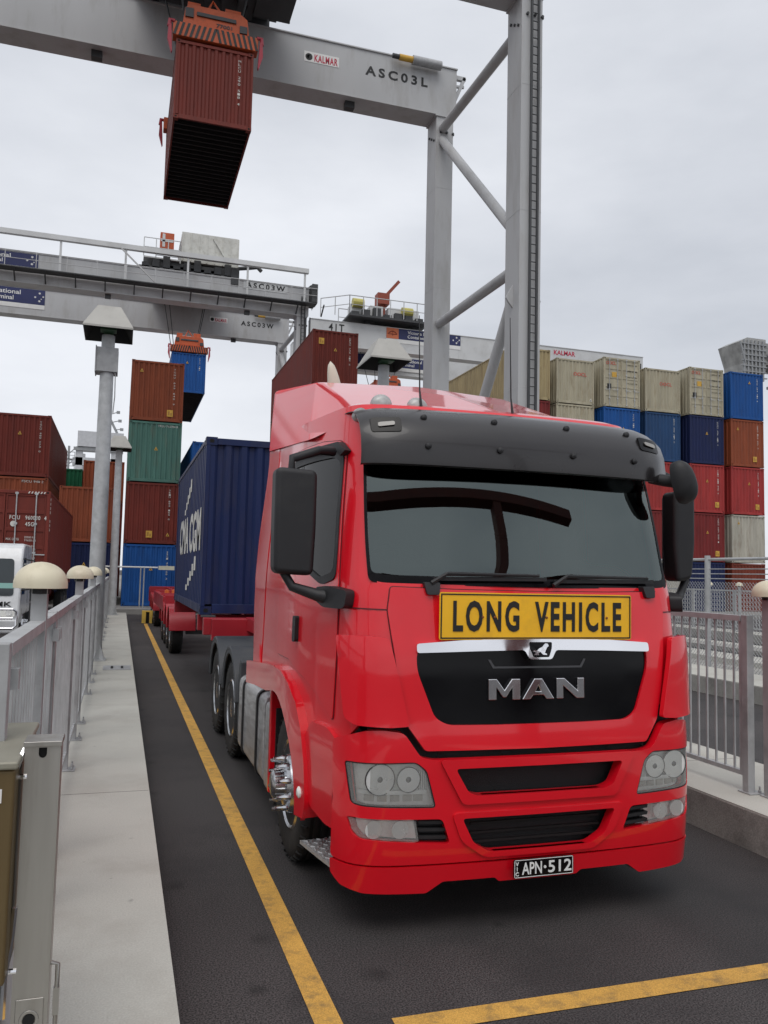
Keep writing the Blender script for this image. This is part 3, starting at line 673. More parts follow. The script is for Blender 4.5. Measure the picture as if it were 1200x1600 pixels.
mb = MB(); mb.tube([(-.62, 4.0, 1.30), (-.55, 4.5, 1.22), (-.30, 5.5, 1.25), (-.1, 7.3, 1.32)], .02, 8); mb.lathe([(.09, 1.24), (.10, 1.28), (.09, 1.32), (.0001, 1.33)], (-.66, 4.1, 0), 'z', 14); mb.build('air_hose', YEL, truck, smooth=60)

def wheel(parent, x, y, sg, front, r=.50, w=.30, name='wheel', rimmat=None):
    """wheel standing on the ground, outer face towards sg"""
    mb = MB(); e = sg*w/2; T = [(.30, -w/2+.02), (.44, -w/2), (.482, -w/2+.018), (r, -w/2+.05)]
    for k in range(4):
        t = -w/2+.05+(w-.1)*(k+.5)/4.; T += [(r, t-.012), (r-.014, t-.010), (r-.014, t+.010), (r, t+.012)]
    T += [(r, w/2-.05), (.482, w/2-.018), (.44, w/2), (.36, w/2-.006), (.298, w/2-.02)]
    mb.lathe([(a, sg*b) for a, b in T], (x, y, r), 'x', 36)
    for k in range(36):
        a_ = 2*math.pi*k/36
        for t in (-1, 1):
            p = Vector((x+t*(w/2-.045), y+(r-.006)*math.cos(a_), r+(r-.006)*math.sin(a_))); q = Vector((x+t*(w/2-.010), y+(r-.03)*math.cos(a_), r+(r-.03)*math.sin(a_)))
            mb.bar(p, q, .03, .016, 0, (0, -math.sin(a_), math.cos(a_)))
    t_ = mb.build(name, RUB, parent, smooth=40)
    mb = MB(); o = x+sg*(w/2-.02)
    if front: P = [(.30, -.10), (.302, 0), (.290, .012), (.275, .0), (.262, -.03), (.205, -.012), (.185, .03), (.150, .045), (.145, .05), (.10, .055), (.095, .12), (.07, .135), (.0001, .135)]
    else: P = [(.30, -.10), (.302, 0), (.290, .012), (.272, -.0), (.25, -.10), (.20, -.15), (.155, -.15), (.15, -.05), (.10, -.045), (.095, .0), (.0001, .005)]
    mb.lathe([(a, sg*b) for a, b in P], (o, y, r), 'x', 40)
    for k in range(10):
        a_ = 2*math.pi*(k+.5)/10; d = .045 if front else -.15
        mb.lathe([(.020, sg*(d-.03)), (.020, sg*(d+.02)), (.014, sg*(d+.03)), (.013, sg*(d+.075)), (.0001, sg*(d+.08))], (o, y+.168*math.cos(a_), r+.168*math.sin(a_)), 'x', 8)
    rm = mb.build('rim', rimmat or STEELP, t_, smooth=35)
    mb = MB()
    for k in range(10):
        a_ = 2*math.pi*k/10; d = -.018 if front else -.118; mb.lathe([(.026, sg*(d-.02)), (.026, sg*(d+.006)), (.0001, sg*(d+.0065))], (o, y+.234*math.cos(a_), r+.234*math.sin(a_)), 'x', 12)
    mb.build('vent_hole', DARK, t_)
    return t_
for sg in (-1, 1):
    wheel(truck, sg*1.03, AX, sg, True)
    for y_ in (4.66, 6.02):
        wheel(truck, sg*1.03, y_, sg, False, w=.28)
        mb = MB(); mb.lathe([(.30, -.13), (.46, -.14), (.5, -.10), (.5, .10), (.46, .14), (.30, .13)], (sg*.70, y_, .5), 'x', 28); mb.build('inner_tyre', RUB, truck, smooth=40)
mb = MB(); mb.lathe([(.035, 0), (.035, -.02), (.02, -.03), (.0001, -.03)], (-1.235, .71, .62), 'x', 12); mb.build('side_marker', LAMPG, truck)
# ================================================================ ground, islands, markings
ASPH = mat('asphalt', (.046, .0405, .040), r=.80, var=.28, scale=.5, dirt=(.022, .020, .021), amt=.8, dscale=1.1, bump=.18, bscale=115, fine=.75)
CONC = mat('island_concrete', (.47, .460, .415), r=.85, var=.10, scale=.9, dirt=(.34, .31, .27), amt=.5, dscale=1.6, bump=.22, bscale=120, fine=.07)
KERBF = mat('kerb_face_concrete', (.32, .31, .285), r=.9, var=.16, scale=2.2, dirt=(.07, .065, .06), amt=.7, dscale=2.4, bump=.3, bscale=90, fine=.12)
YARD = mat('yard_concrete', (.26, .25, .235), r=.9, var=.15, scale=.3, dirt=(.12, .11, .10), amt=.5, dscale=.5)
LINE = mat('yellow_marking', (.60, .335, .07), r=.8, var=.12, scale=4, dirt=(.16, .115, .06), amt=.7, dscale=11, bump=.35, bscale=170, fine=.18)
GALV = mat('galvanised_steel', (.44, .45, .455), r=.52, m=.2, var=.14, scale=6, dirt=(.28, .28, .28), amt=.4, dscale=9, rnd=.06)
GALVD = mat('galvanised_post', (.38, .385, .39), r=.52, m=.2, var=.16, scale=7, dirt=(.2, .2, .2), amt=.4, dscale=9)
DOME = mat('cream_dome', (.66, .60, .45), r=.42, var=.05, scale=4, dirt=(.40, .34, .24), amt=.35, dscale=6)
def spots(ma, scale, thr, dark, lanes=()):
    t = ma.node_tree; p = t.nodes['Principled BSDF']; L = t.links; src = p.inputs['Base Color'].links[0].from_socket
    tc = t.nodes.new('ShaderNodeTexCoord'); cur = None
    nz = t.nodes.new('ShaderNodeTexNoise'); nz.inputs['Scale'].default_value = 5; L.new(tc.outputs['Object'], nz.inputs['Vector'])
    mxv = t.nodes.new('ShaderNodeMix'); mxv.data_type = 'VECTOR'; mxv.inputs['Factor'].default_value = .12; L.new(tc.outputs['Object'], mxv.inputs['A']); L.new(nz.outputs['Color'], mxv.inputs['B'])
    v = t.nodes.new('ShaderNodeTexVoronoi'); v.inputs['Scale'].default_value = scale; L.new(mxv.outputs['Result'], v.inputs['Vector'])
    sp = t.nodes.new('ShaderNodeSeparateColor'); L.new(v.outputs['Color'], sp.inputs[0])
    th = t.nodes.new('ShaderNodeMath'); th.operation = 'MULTIPLY'; th.inputs[1].default_value = thr; L.new(sp.outputs[0], th.inputs[0])
    mr = t.nodes.new('ShaderNodeMapRange'); mr.interpolation_type = 'SMOOTHSTEP'; mr.inputs['From Min'].default_value = 0; L.new(th.outputs[0], mr.inputs['From Max']); mr.inputs['To Min'].default_value = dark; mr.inputs['To Max'].default_value = 1; L.new(v.outputs['Distance'], mr.inputs['Value'])
    cur = mr.outputs[0]
    for x0, w_, a_ in lanes:
        sx = t.nodes.new('ShaderNodeSeparateXYZ'); L.new(mxv.outputs['Result'], sx.inputs[0])
        d = t.nodes.new('ShaderNodeMath'); d.operation = 'SUBTRACT'; L.new(sx.outputs[0], d.inputs[0]); d.inputs[1].default_value = x0
        ab = t.nodes.new('ShaderNodeMath'); ab.operation = 'ABSOLUTE'; L.new(d.outputs[0], ab.inputs[0])
        m2 = t.nodes.new('ShaderNodeMapRange'); m2.interpolation_type = 'SMOOTHSTEP'; m2.inputs['From Min'].default_value = w_*.5; m2.inputs['From Max'].default_value = w_; m2.inputs['To Min'].default_value = a_; L.new(ab.outputs[0], m2.inputs['Value'])
        mm = t.nodes.new('ShaderNodeMath'); mm.operation = 'MULTIPLY'; L.new(cur, mm.inputs[0]); L.new(m2.outputs[0], mm.inputs[1]); cur = mm.outputs[0]
    vm = t.nodes.new('ShaderNodeVectorMath'); vm.operation = 'SCALE'; L.new(src, vm.inputs[0]); L.new(cur, vm.inputs['Scale']); L.new(vm.outputs[0], p.inputs['Base Color'])
spots(ASPH, 2.3, .30, .45, ((1.15, .42, .82), (3.05, .42, .80), (2.1, .5, .88)))
spots(CONC, 5.5, .16, .60)
mb = MB(); mb.add([(-900, -500, 0), (900, -500, 0), (900, 1400, 0), (-900, 1400, 0)], [[0, 1, 2, 3]]); struct(mb.build('ground', ASPH))
mb = MB(); mb.box(-60, 110, 37.4, 240, -.05, .22); struct(mb.build('yard_pavement', YARD))
for k, (xa, xb) in enumerate([(-6.37, -5.13), (-.96, .285), (4.46, 5.69), (9.87, 11.1), (19.6, 20.8)]):
    y0, y1 = (-8, 33)
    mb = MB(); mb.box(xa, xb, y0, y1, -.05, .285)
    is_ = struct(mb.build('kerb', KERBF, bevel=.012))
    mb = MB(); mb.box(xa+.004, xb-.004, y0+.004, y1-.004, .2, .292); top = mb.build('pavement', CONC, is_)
    mb = MB()
    for y_ in (-1.9, 6.55, 15.0, 23.4): mb.box(xa+.01, xb-.01, y_, y_+.008, .29, .2925)
    split(mb, 'joint', mat('joint_dark', (.12, .11, .10), r=.9), is_)
def sheet(name, x0, x1, y0, y1, z, m):
    mb = MB(); mb.add([(x0, y0, z), (x1, y0, z), (x1, y1, z), (x0, y1, z)], [[0, 1, 2, 3]]); return struct(mb.build(name, m))
sheet('lane_marking', .885, 1.005, -1, 31.0, .004, LINE)
sheet('stop_line', 1.22, 4.30, 3.44, 3.575, .004, LINE)
# crane runway between the blocks, beyond the second island
RUNWAYD = mat('runway_dark', (.030, .029, .028), r=.9, var=.3, scale=3)  # near-black colour for the low strips between the paler ones
for xa, xb, z, m_ in ((11.3, 13.9, .02, KERBF), (13.9, 15.0, .14, CONC), (15.0, 16.5, .012, RUNWAYD), (16.5, 17.4, .12, KERBF), (17.4, 18.6, .06, CONC), (18.6, 19.55, .012, RUNWAYD), (20.85, 23.0, .1, KERBF)):
    mb = MB(); mb.box(xa, xb, 8, 37.3, -.04, z); struct(mb.build('crane_runway', m_))
# ================================================================ fences, bollard lights, lamp posts
def base_plate(mb, x, y, z=.292):
    mb.box(x-.05, x+.09, y-.07, y+.07, z, z+.012)
    for dx, dy in ((.065, -.045), (.065, .045)):
        mb.lathe([(.014, z+.012), (.014, z+.03), (.0001, z+.031)], (x+dx, y+dy, 0), 'z', 6); mb.lathe([(.008, z+.03), (.008, z+.06), (.0001, z+.061)], (x+dx, y+dy, 0), 'z', 6)
def picket_fence(x, posts, label, gap=.105, zt=1.68, side=1):
    f = thing('picket_fence', label, 'fence', (x, posts[0], 0))
    for i, y in enumerate(posts):
        mb = MB(); y -= posts[0]
        mb.box(-.033, .033, y-.033, y+.033, .292, zt+.005); base_plate(mb, 0, y); mb.build('post', GALVD, f, bevel=.004)
    for y0, y1 in zip(posts, posts[1:]):
        y0 -= posts[0]; y1 -= posts[0]; a, b = y0+.045, y1-.045
        mb = MB(); mb.box(-.033, .033, a, b, zt-.045, zt); mb.box(-.02, .02, a, b, .42, .455)
        n = int((b-a)/gap); d = (b-a)/n
        for k in range(1, n): mb.box(-.007, .007, a+k*d-.007, a+k*d+.007, .455, zt-.045)
        mb.box(-.02, .02, a, a+.03, .455, zt-.045); mb.box(-.02, .02, b-.03, b, .455, zt-.045)
        # clamp brackets that hook the panel to its post
        for yy in (a+.02, b-.05):
            mb.box(side*.02, side*.055, yy, yy+.05, zt-.16, zt-.09)
        mb.build('panel', GALV, f)
    return f
picket_fence(-.37, [3.04+2.15*i for i in range(13)], 'long grey galvanised picket fence along the left concrete island')
picket_fence(4.80, [5.46+2.15*i for i in range(11)], 'grey galvanised picket fence on the island right of the red truck')
picket_fence(20.1, [17+2.15*i for i in range(8)], 'far picket fence seen through the chain link wire below the right stacks', gap=.13, zt=1.7)
def bollard(x, y, label, zt=1.84, n=28):
    t = thing('bollard_light', label, 'light', (x, y, .292), 0, 'dome bollard lights along the islands')
    mb = MB(); mb.box(-.037, .037, -.037, .037, 0, zt-.292); base_plate(mb, 0, 0, 0); mb.build('post', GALVD, t, bevel=.005)
    mb = MB(); r = .126; z0 = zt-.292
    pr = [(.03, z0-.004), (r-.02, z0-.004), (r, z0-.002), (r, z0+.018)]+[(r*math.cos(R(a)), z0+.018+r*.86*math.sin(R(a))) for a in range(8, 90, 9)]+[(.0001, z0+.018+r*.86)]
    mb.lathe(pr, (0, 0, 0), 'z', n); d = mb.build('dome', DOME, t, smooth=40)
    mb = MB(); mb.lathe([(.0001, z0-.03), (.05, z0-.03), (.05, z0-.003), (.0001, z0-.003)], (0, 0, 0), 'z', 14); mb.build('lamp_base', BLKP, t)
    for k in range(3):
        a = R(40+120*k); mb = MB(); mb.lathe([(.006, r-.002), (.006, r+.004), (.0001, r+.005)], (0, 0, 0), 'x', 6)
    return t
for y_, l_ in ((4.40, 'nearest cream dome light on the left fence, in front of the white truck'), (8.6, 'second cream dome light along the left fence'), (12.8, 'third cream dome light along the left fence, before the lamp post'), (17.0, 'fourth cream dome light on the left fence, just past the lamp post'), (21.2, 'farthest small cream dome light on the left fence')):
    bollard(-.37, y_, l_)
bollard(4.87, 5.30, 'cream dome light cut by the right edge of the photo')
bollard(20.0, 24.6, 'tiny white dome light behind the chain link, nearer the red truck'); bollard(20.0, 23.1, 'tiny white dome light behind the chain link, farther right')
def lamp_post(x, y, label, box=True):
    t = thing('lamp_post', label, 'lamp post', (x, y, .292), 0, 'lamp posts with pyramid hoods')
    mb = MB(); mb.tube([(0, 0, 0), (0, 0, 3), (0, 0, 5.95)], [.150, .135, .118], 20); mb.box(-.22, .22, -.22, .22, 0, .025)
    for k in range(4):
        a = R(45+90*k); c, s_ = math.cos(a), math.sin(a); mb.add([(c*.14, s_*.14, .025), (c*.27, s_*.27, .025), (c*.14, s_*.14, .32), (c*.14-s_*.012, s_*.14+c*.012, .025), (c*.27-s_*.012, s_*.27+c*.012, .025), (c*.14-s_*.012, s_*.14+c*.012, .32)], [[0, 1, 2], [3, 5, 4], [0, 3, 4, 1], [1, 4, 5, 2]])
    mb.build('pole', GALV, t, smooth=40)
    mb = MB(); zb = 5.97; h = .43
    a = [(-h, -h-.1, zb), (h, -h-.1, zb), (h, h+.1, zb), (-h, h+.1, zb)]; b = [(-h, -h-.1, zb+.035), (h, -h-.1, zb+.035), (h, h+.1, zb+.035), (-h, h+.1, zb+.035)]
    c = [(-.20, -.26, zb+.47), (.20, -.26, zb+.47), (.20, .26, zb+.47), (-.20, .26, zb+.47)]
    mb.add(a+b+c, [[0, 1, 5, 4], [1, 2, 6, 5], [2, 3, 7, 6], [3, 0, 4, 7], [4, 5, 9, 8], [5, 6, 10, 9], [6, 7, 11, 10], [7, 4, 8, 11], [8, 9, 10, 11]])
    i_ = .025
    a2 = [(x_*(1-i_*2), y_*(1-i_*2), z_+.001) for x_, y_, z_ in a]; c2 = [(x_*.9, y_*.9, z_-.03) for x_, y_, z_ in c]
    mb.add(a+a2+c2, [[0, 4, 5, 1], [1, 5, 6, 2], [2, 6, 7, 3], [3, 7, 4, 0], [4, 8, 9, 5], [5, 9, 10, 6], [6, 10, 11, 7], [7, 11, 8, 4], [11, 10, 9, 8]], 1)
    mb.build('hood', [mat('hood_grey', (.40, .39, .36), r=.5, var=.08, dirt=(.25, .24, .22)), mat('hood_lining', (.025, .027, .025), r=.7)], t)
    mb = MB(); mb.box(-.14, .14, -.30, -.05, zb+.02, zb+.16); mb.tube([(0, 0, 5.7), (0, 0, 6.2)], .09, 12); mb.build('floodlight', mat('lamp_green', (.05, .12, .06), r=.4), t)
    if box:
        mb = MB(); mb.box(-.19, .19, -.16, .22, 5.25, 5.70); mb.box(-.21, -.19, -.18, .24, 5.23, 5.72); mb.tube([(.15, -.1, 5.3), (.16, -.12, 4.8), (.14, -.1, 4.5)], .012, 6); mb.build('control_box', GALVD, t, bevel=.01)
    return t
lamp_post(-.40, 15.9, 'tall grey lamp post with pyramid hood standing on the left island')
lamp_post(4.99, 16.0, 'pyramid hooded lamp post rising behind the red truck roof', False)
lamp_post(-.23, 31.3, 'farther grey lamp post partly hidden behind the tall left one', False)
# pit cover on the island
pc = thing('pit_cover', 'small square metal pit cover set in the left concrete island', 'cover', (.02, 14.6, .292))
mb = MB(); mb.box(-.22, .22, -.3, .3, 0, .012); mb.build('lid', GALVD, pc)
mb = MB()
for x_ in (-.08, .08): mb.box(x_-.02, x_+.02, -.15, .15, .012, .02)
split(mb, 'lifting_slot', DARK, pc)
# steel gate post and cabinet at the near left corner
gp = thing('gate_post', 'brushed stainless steel channel post at the lower left corner', 'post', (-.203, 2.8, .292))
mb = MB(); hw2 = .052; H2 = 1.095
STN = mat('stainless_steel', (.40, .385, .36), r=.34, m=.85, var=.10, scale=3, stretch=(6, 6, .5), dirt=(.20, .17, .13), amt=.4, dscale=2)

vs, tr = fill([(-hw2, 0), (hw2, 0), (hw2, H2), (-hw2, H2)], [[(.012*math.cos(R(a))+.0, H2-.022+.014*math.sin(R(a))) for a in range(180, 361, 20)]+[(.012, H2-.004), (-.012, H2-.004)]], .05)
n = len(vs); mb.add([(a, 0, b) for a, b in vs]+[(a, .006, b) for a, b in vs], tr+[[n+i for i in f[::-1]] for f in tr])
mb.box(-hw2, -hw2+.006, .006, .11, 0, H2); mb.box(hw2-.006, hw2, .006, .11, 0, H2)
mb.build('channel', STN, gp, bevel=.003)
mb = MB(); mb.box(-.03, .03, .012, .03, H2-.07, H2-.002); mb.build('slot_backing', DARK, gp)  # dark plate behind the slot, painting the shaded inside of the channel
mb = MB(); mb.box(-hw2-.004, hw2+.004, -.010, .115, H2+.0005, H2+.016); mb.build('cap', STN, gp, bevel=.002)
mb = MB(); mb.lathe([(.028, -.001), (.028, -.008), (.018, -.008), (.018, -.001)], (-.0, 0, .285), 'y', 20); mb.box(-.040, .040, -.004, 0, .24, .345); mb.build('lock_plate', STN, gp, bevel=.002)
mb = MB(); mb.lathe([(.0001, -.0085), (.017, -.0085), (.017, -.002)], (0, 0, .285), 'y', 16); mb.build('lock_hole', DARK, gp)
mb = MB()
for z_ in (1.005, .43):
    mb.lathe([(.013, -hw2-.05), (.013, -hw2-.02), (.008, -hw2-.02), (.008, -hw2+.01), (.0001, -hw2+.01)], (0, .0, z_), 'x', 8); mb.lathe([(.016, -hw2-.035), (.016, -hw2-.025), (.0001, -hw2-.025)], (0, 0, z_), 'x', 6)
mb.tube([(-hw2-.002, .02, 1.085), (-hw2-.012, -.006, 1.06), (-hw2-.028, -.012, 1.01), (-hw2-.03, -.012, .94)], .009, 6); mb.tube([(-hw2-.004, -.010, .62), (-hw2-.008, -.010, .54), (-hw2-.022, -.010, .42), (-hw2-.022, -.010, .30)], .009, 6)
split(mb, 'hinge_bolt', CHROME, gp, smooth=40)
mb = MB(); mb.tube([(hw2+.002, .02, .24), (hw2+.022, .02, .24), (hw2+.022, .02, .43), (hw2+.002, .02, .435)], .007, 8); mb.box(hw2+.012, hw2+.03, .012, .03, .28, .36); mb.build('drop_bolt', STN, gp, smooth=40)
cb = thing('control_cabinet', 'weathered olive brown steel cabinet left of the steel post', 'cabinet', (-.56, 2.72, .292))
OLV = mat('cabinet_olive', (.125, .085, .035), r=.45, var=.12, scale=2, stretch=(4, 4, .6), dirt=(.06, .05, .03), amt=.5, dscale=3, m=.3)
mb = MB(); mb.box(-.35, .292, -.02, .62, .43, 1.05); mb.build('housing', OLV, cb, bevel=.01)
mb = MB(); mb.box(-.36, .300, -.032, .64, 1.0505, 1.075); mb.build('lid', mat('cabinet_lid', (.30, .285, .23), r=.5, var=.12, dirt=(.2, .18, .13), m=.2), cb, bevel=.008)
mb = MB(); mb.box(-.32, .27, .02, .6, 0, .43); mb.build('plinth', GALVD, cb, bevel=.005)
mb = MB(); mb.box(.19, .258, -.023, -.0205, .955, .995); lb = mb.build('label_plate', WHITE, cb)
mb = MB(); mb.text('0', .236, .250, .964, .986, -.024, bold=.02, ext=.001); mb.build('label_digit', BLACK, lb)
# unseen stand-in portal added behind the camera so the windscreen mirrors a gantry
pf = thing('portal_standin', 'unseen stand-in portal added behind the camera, mirrored as a dark bar in the truck windscreen', 'portal', (4, -12, 0))
PFM = mat('standin_brown', (.13, .032, .026), r=.7, var=.2)
mb = MB(); mb.box(-22, 13.2, -.4, .4, 14.1, 14.65); mb.build('beam', PFM, pf)
for x_ in (-21.5, 6.2):
    mb = MB(); mb.box(x_-.32, x_+.32, -.35, .35, 0, 14.09); mb.build('column', PFM, pf)
# boundary fence and yellow marker at the end of the lane
bf = thing('pipe_barrier', 'low white pipe barrier across the lane end before the blue container', 'barrier', (.9, 38.9, .22))
mb = MB(); mb.tube([(-1.6, 0, 1.82), (.72, 0, 1.82)], .035, 8); mb.build('rail', WHITE, bf)
mb = MB()
for x_ in (-.02, .13): mb.tube([(x_, 0, 0), (x_, 0, 1.79)], .03, 8)
split(mb, 'post', GALV, bf)
mb = MB(); mb.box(.75, 1.45, -.06, .06, 1.72, 1.90); mb.build('end_marker', mat('cream_marker', (.6, .58, .45)), bf)
yb = thing('wheel_guard', 'yellow steel guard block at the far end of the yellow line', 'guard', (1.02, 31.4, 0))
mb = MB(); mb.box(-.20, -.06, -.15, .15, 0, .45); mb.box(.06, .20, -.15, .15, 0, .45); mb.box(-.2, .2, -.05, .15, .40, .449); mb.build('frame', mat('guard_yellow', (.68, .45, .08), r=.6, dirt=(.2, .15, .05)), yb, bevel=.01)
mb = MB(); mb.box(-.06, .06, 0, .12, 0, .40); mb.build('slot_backing', DARK, yb)
# chain link fence on the second island
cf = thing('chain_link_fence', 'tall chain link fence with wire strands beyond the right lane', 'fence', (11.75, 12, 0))
WIRE = mat('fence_wire', (.40, .41, .42), r=.5, m=.5)
FL = 20.0; FH = 1.95
mb = MB(); pitch = .085; n = int((FL+FH)/pitch)
for k in range(n):
    y0 = -FH+k*pitch
    for sg in (1, -1):
        ya, yb_ = (y0, y0+FH); za, zb = (0., FH) if sg > 0 else (FH, 0.)
        if ya < 0: za = za+(zb-za)*(-ya/FH); ya = 0
        if yb_ > FL: zb = za+(zb-za)*((FL-ya)/(yb_-ya)); yb_ = FL
        w_ = .0048
        mb.add([(-w_, ya, za), (w_, ya, za), (0, ya, za+w_*1.7), (-w_, yb_, zb), (w_, yb_, zb), (0, yb_, zb+w_*1.7)], [[0, 1, 4, 3], [1, 2, 5, 4], [2, 0, 3, 5]])
mb.build('wire_mesh', WIRE, cf)
for k in range(9):
    mb = MB(); y_ = k*2.5; mb.tube([(0, y_, 0), (0, y_, 2.32 if k % 4 == 1 else 2.2)], .055 if k % 4 == 1 else .03, 10); mb.build('post', GALV, cf)
mb = MB(); mb.tube([(0, 0, 2.42), (0, FL, 2.42)], .03, 8); mb.tube([(0, 2.5, 0), (0, 2.5, 2.5)], .06, 10); mb.build('top_rail', GALV, cf)
mb = MB()
for z_ in (2.02, 2.12, 2.22): mb.tube([(0, 0, z_), (0, FL, z_)], .010, 6)
split(mb, 'wire_strand', GALV, cf)
# ================================================================ shipping containers
def cpaint(name, c, dirt=None, amt=.45, rough=.55):
    return mat(name, c, r=rough, var=.14, scale=1.6, stretch=(1.6, 1.6, .35), dirt=dirt or tuple(x*.45+.010 for x in c), amt=amt, dscale=2.2, rnd=.07, spec=.25)
PAL = dict(brown=cpaint('paint_oxide_brown', (.18, .038, .022)), maroon=cpaint('paint_maroon', (.165, .030, .021)), rust=cpaint('paint_rust_brown', (.26, .066, .029)), red=cpaint('paint_red', (.36, .042, .040)), darkred=cpaint('paint_dark_red', (.18, .024, .024)),
    blue=cpaint('paint_blue', (.012, .085, .30)), steel=cpaint('paint_steel_blue', (.020, .060, .150)), navy=cpaint('paint_navy', (.012, .020, .075)), green=cpaint('paint_green', (.085, .195, .160), (.14, .12, .08), .45), grass=cpaint('paint_grass_green', (.01, .11, .05)),
    cream=cpaint('paint_cream', (.42, .385, .285), (.20, .13, .06), .5), tan=cpaint('paint_tan', (.36, .29, .16), (.16, .10, .05), .5), white=cpaint('paint_grey_white', (.42, .40, .34), (.16, .10, .06), .6))
CASTM = mat('casting_dark', (.03, .03, .032), r=.7, dirt=(.10, .05, .03), amt=.5)
MARKW = mat('marking_white', (.62, .61, .57), r=.6, var=.15, scale=9); MARKY = mat('marking_yellow', (.62, .36, .05), r=.5); MARKR = mat('marking_red', (.55, .05, .04), r=.5); HOLE = mat('casting_hole', (.004, .004, .004), r=.9)
UNDER = mat('container_underside', (.012, .009, .010), r=.8)
CWD = 2.438
def corrug(length, pitch, depth):
    """outline of a trapezoid corrugated sheet: (along, inward)"""
    n = max(1, int(round(length/pitch))); p = length/n; o = []
    for i in range(n):
        a = i*p; o += [(a, 0), (a+.30*p, 0), (a+.5*p, depth), (a+.80*p, depth)]
    return o+[(length, 0)]
def make_container(name, L, H, front, paint):
    """y = 0 is the end that faces the camera"""
    t = thing(name, 'x', 'container'); w = CWD/2; P = .11
    mb = MB()
    for sx in (-1, 1):
        for y in (0, L-P): mb.box(sx*w, sx*(w-P*(.55 if front == 'closed' else .9)), y, y+P, .118, H-.118)
        mb.box(sx*w, sx*(w-.06), .178, L-.178, H-.075, H-.012); mb.box(sx*w, sx*(w-.06), .178, L-.178, .012, .14)
    for y0, y1 in ((.0, .07), (L-.07, L)):
        mb.box(-w+.162, w-.162, y0, y1, H-.11, H-.014); mb.box(-w+.162, w-.162, y0, y1, .014, .15)
    mb.build('frame', paint, t, bevel=.006)
    for sx in (-1, 1):
        for y in (-.003, L-.175):
            for z in (0, H-.118):
                mb = MB(); mb.box(sx*(w+.003), sx*(w-.159), y, y+.178, z, z+.118)
                yy = y-.0015 if y < 1 else y+.1795
                mb.prism(rnd([(sx*(w-.078)-.032, z+.032), (sx*(w-.078)+.032, z+.032), (sx*(w-.078)+.032, z+.086), (sx*(w-.078)-.032, z+.086)], .02, 3), 'y', yy-.001, yy+.001, 1)
                mb.prism(rnd([(y+.05, z+.035), (y+.13, z+.035), (y+.13, z+.083), (y+.05, z+.083)], .02, 3), 'x', sx*(w+.0035)-.001, sx*(w+.0035)+.001, 1)
                mb.build('corner_casting', [paint, HOLE], t)
    pr = corrug(L-2*P, .278 if L > 7 else .28, .036)
    for sx in (-1, 1):
        mb = MB(); vs = []
        for a, d in pr: vs += [(sx*(w-.012-d), P+a, .14), (sx*(w-.012-d), P+a, H-.075)]
        mb.add(vs, [[2*i, 2*i+2, 2*i+3, 2*i+1] for i in range(len(pr)-1)]); mb.build('side_panel', paint, t)
    mb = MB(); mb.box(-w+.06, w-.06, .07, L-.07, H-.035, H-.018); mb.build('roof_panel', paint, t)
    mb = MB(); mb.box(-w+.06, w-.06, .07, L-.07, .13, .145)
    k = .35
    while k < L-.2: mb.box(-w+.062, w-.062, k, k+.05, .02, .13); k += .30
    mb.build('floor', UNDER, t)
    pe = corrug(CWD-2*P, .225, .044)
    for end in (0, 1):
        if end == 0 and front != 'closed': continue
        mb = MB(); vs = []; y = .014 if end == 0 else L-.014; sg = 1 if end == 0 else -1
        for a, d in pe: vs += [(-w+P*.55+a*(CWD-1.1*P)/(CWD-2*P), y+sg*d, .15), (-w+P*.55+a*(CWD-1.1*P)/(CWD-2*P), y+sg*d, H-.11)]
        mb.add(vs, [[2*i, 2*i+2, 2*i+3, 2*i+1] for i in range(len(pe)-1)]); mb.build('end_panel', paint, t)
    if front == 'door':
        for sx in (-1, 1):
            mb = MB(); x0, x1 = sx*.008, sx*(w-P*.9-.004); nb = 5; hh = (H-.28)/nb
            mb.box(x0, x1, .045, .06, .155, H-.115)
            for k in range(nb+1): 
                z = .155+k*hh; mb.box(x0, x1, .022, .045, max(.155, z-.05), min(H-.115, z+.05))
            mb.box(x0, x0+sx*.05, .0215, .0455, .155, H-.115); mb.box(x1, x1-sx*.05, .0215, .0455, .155, H-.115)
            d = mb.build('door', paint, t, bevel=.006)
            for xb in (.30, .84):
                mb = MB(); mb.tube([(sx*xb, -.008, .09), (sx*xb, -.008, H-.06)], .018, 8)
                for z in (.12, .5, 1.05, 1.9, H-.10): mb.box(sx*xb-.045, sx*xb+.045, -.02, .024, z-.03, z+.03)
                mb.box(sx*xb, sx*(xb+.30), -.022, -.010, .98, 1.01); mb.build('locking_bar', GALV, d)
    t['L'] = L; t['H'] = H
    return t
PROTO = {}
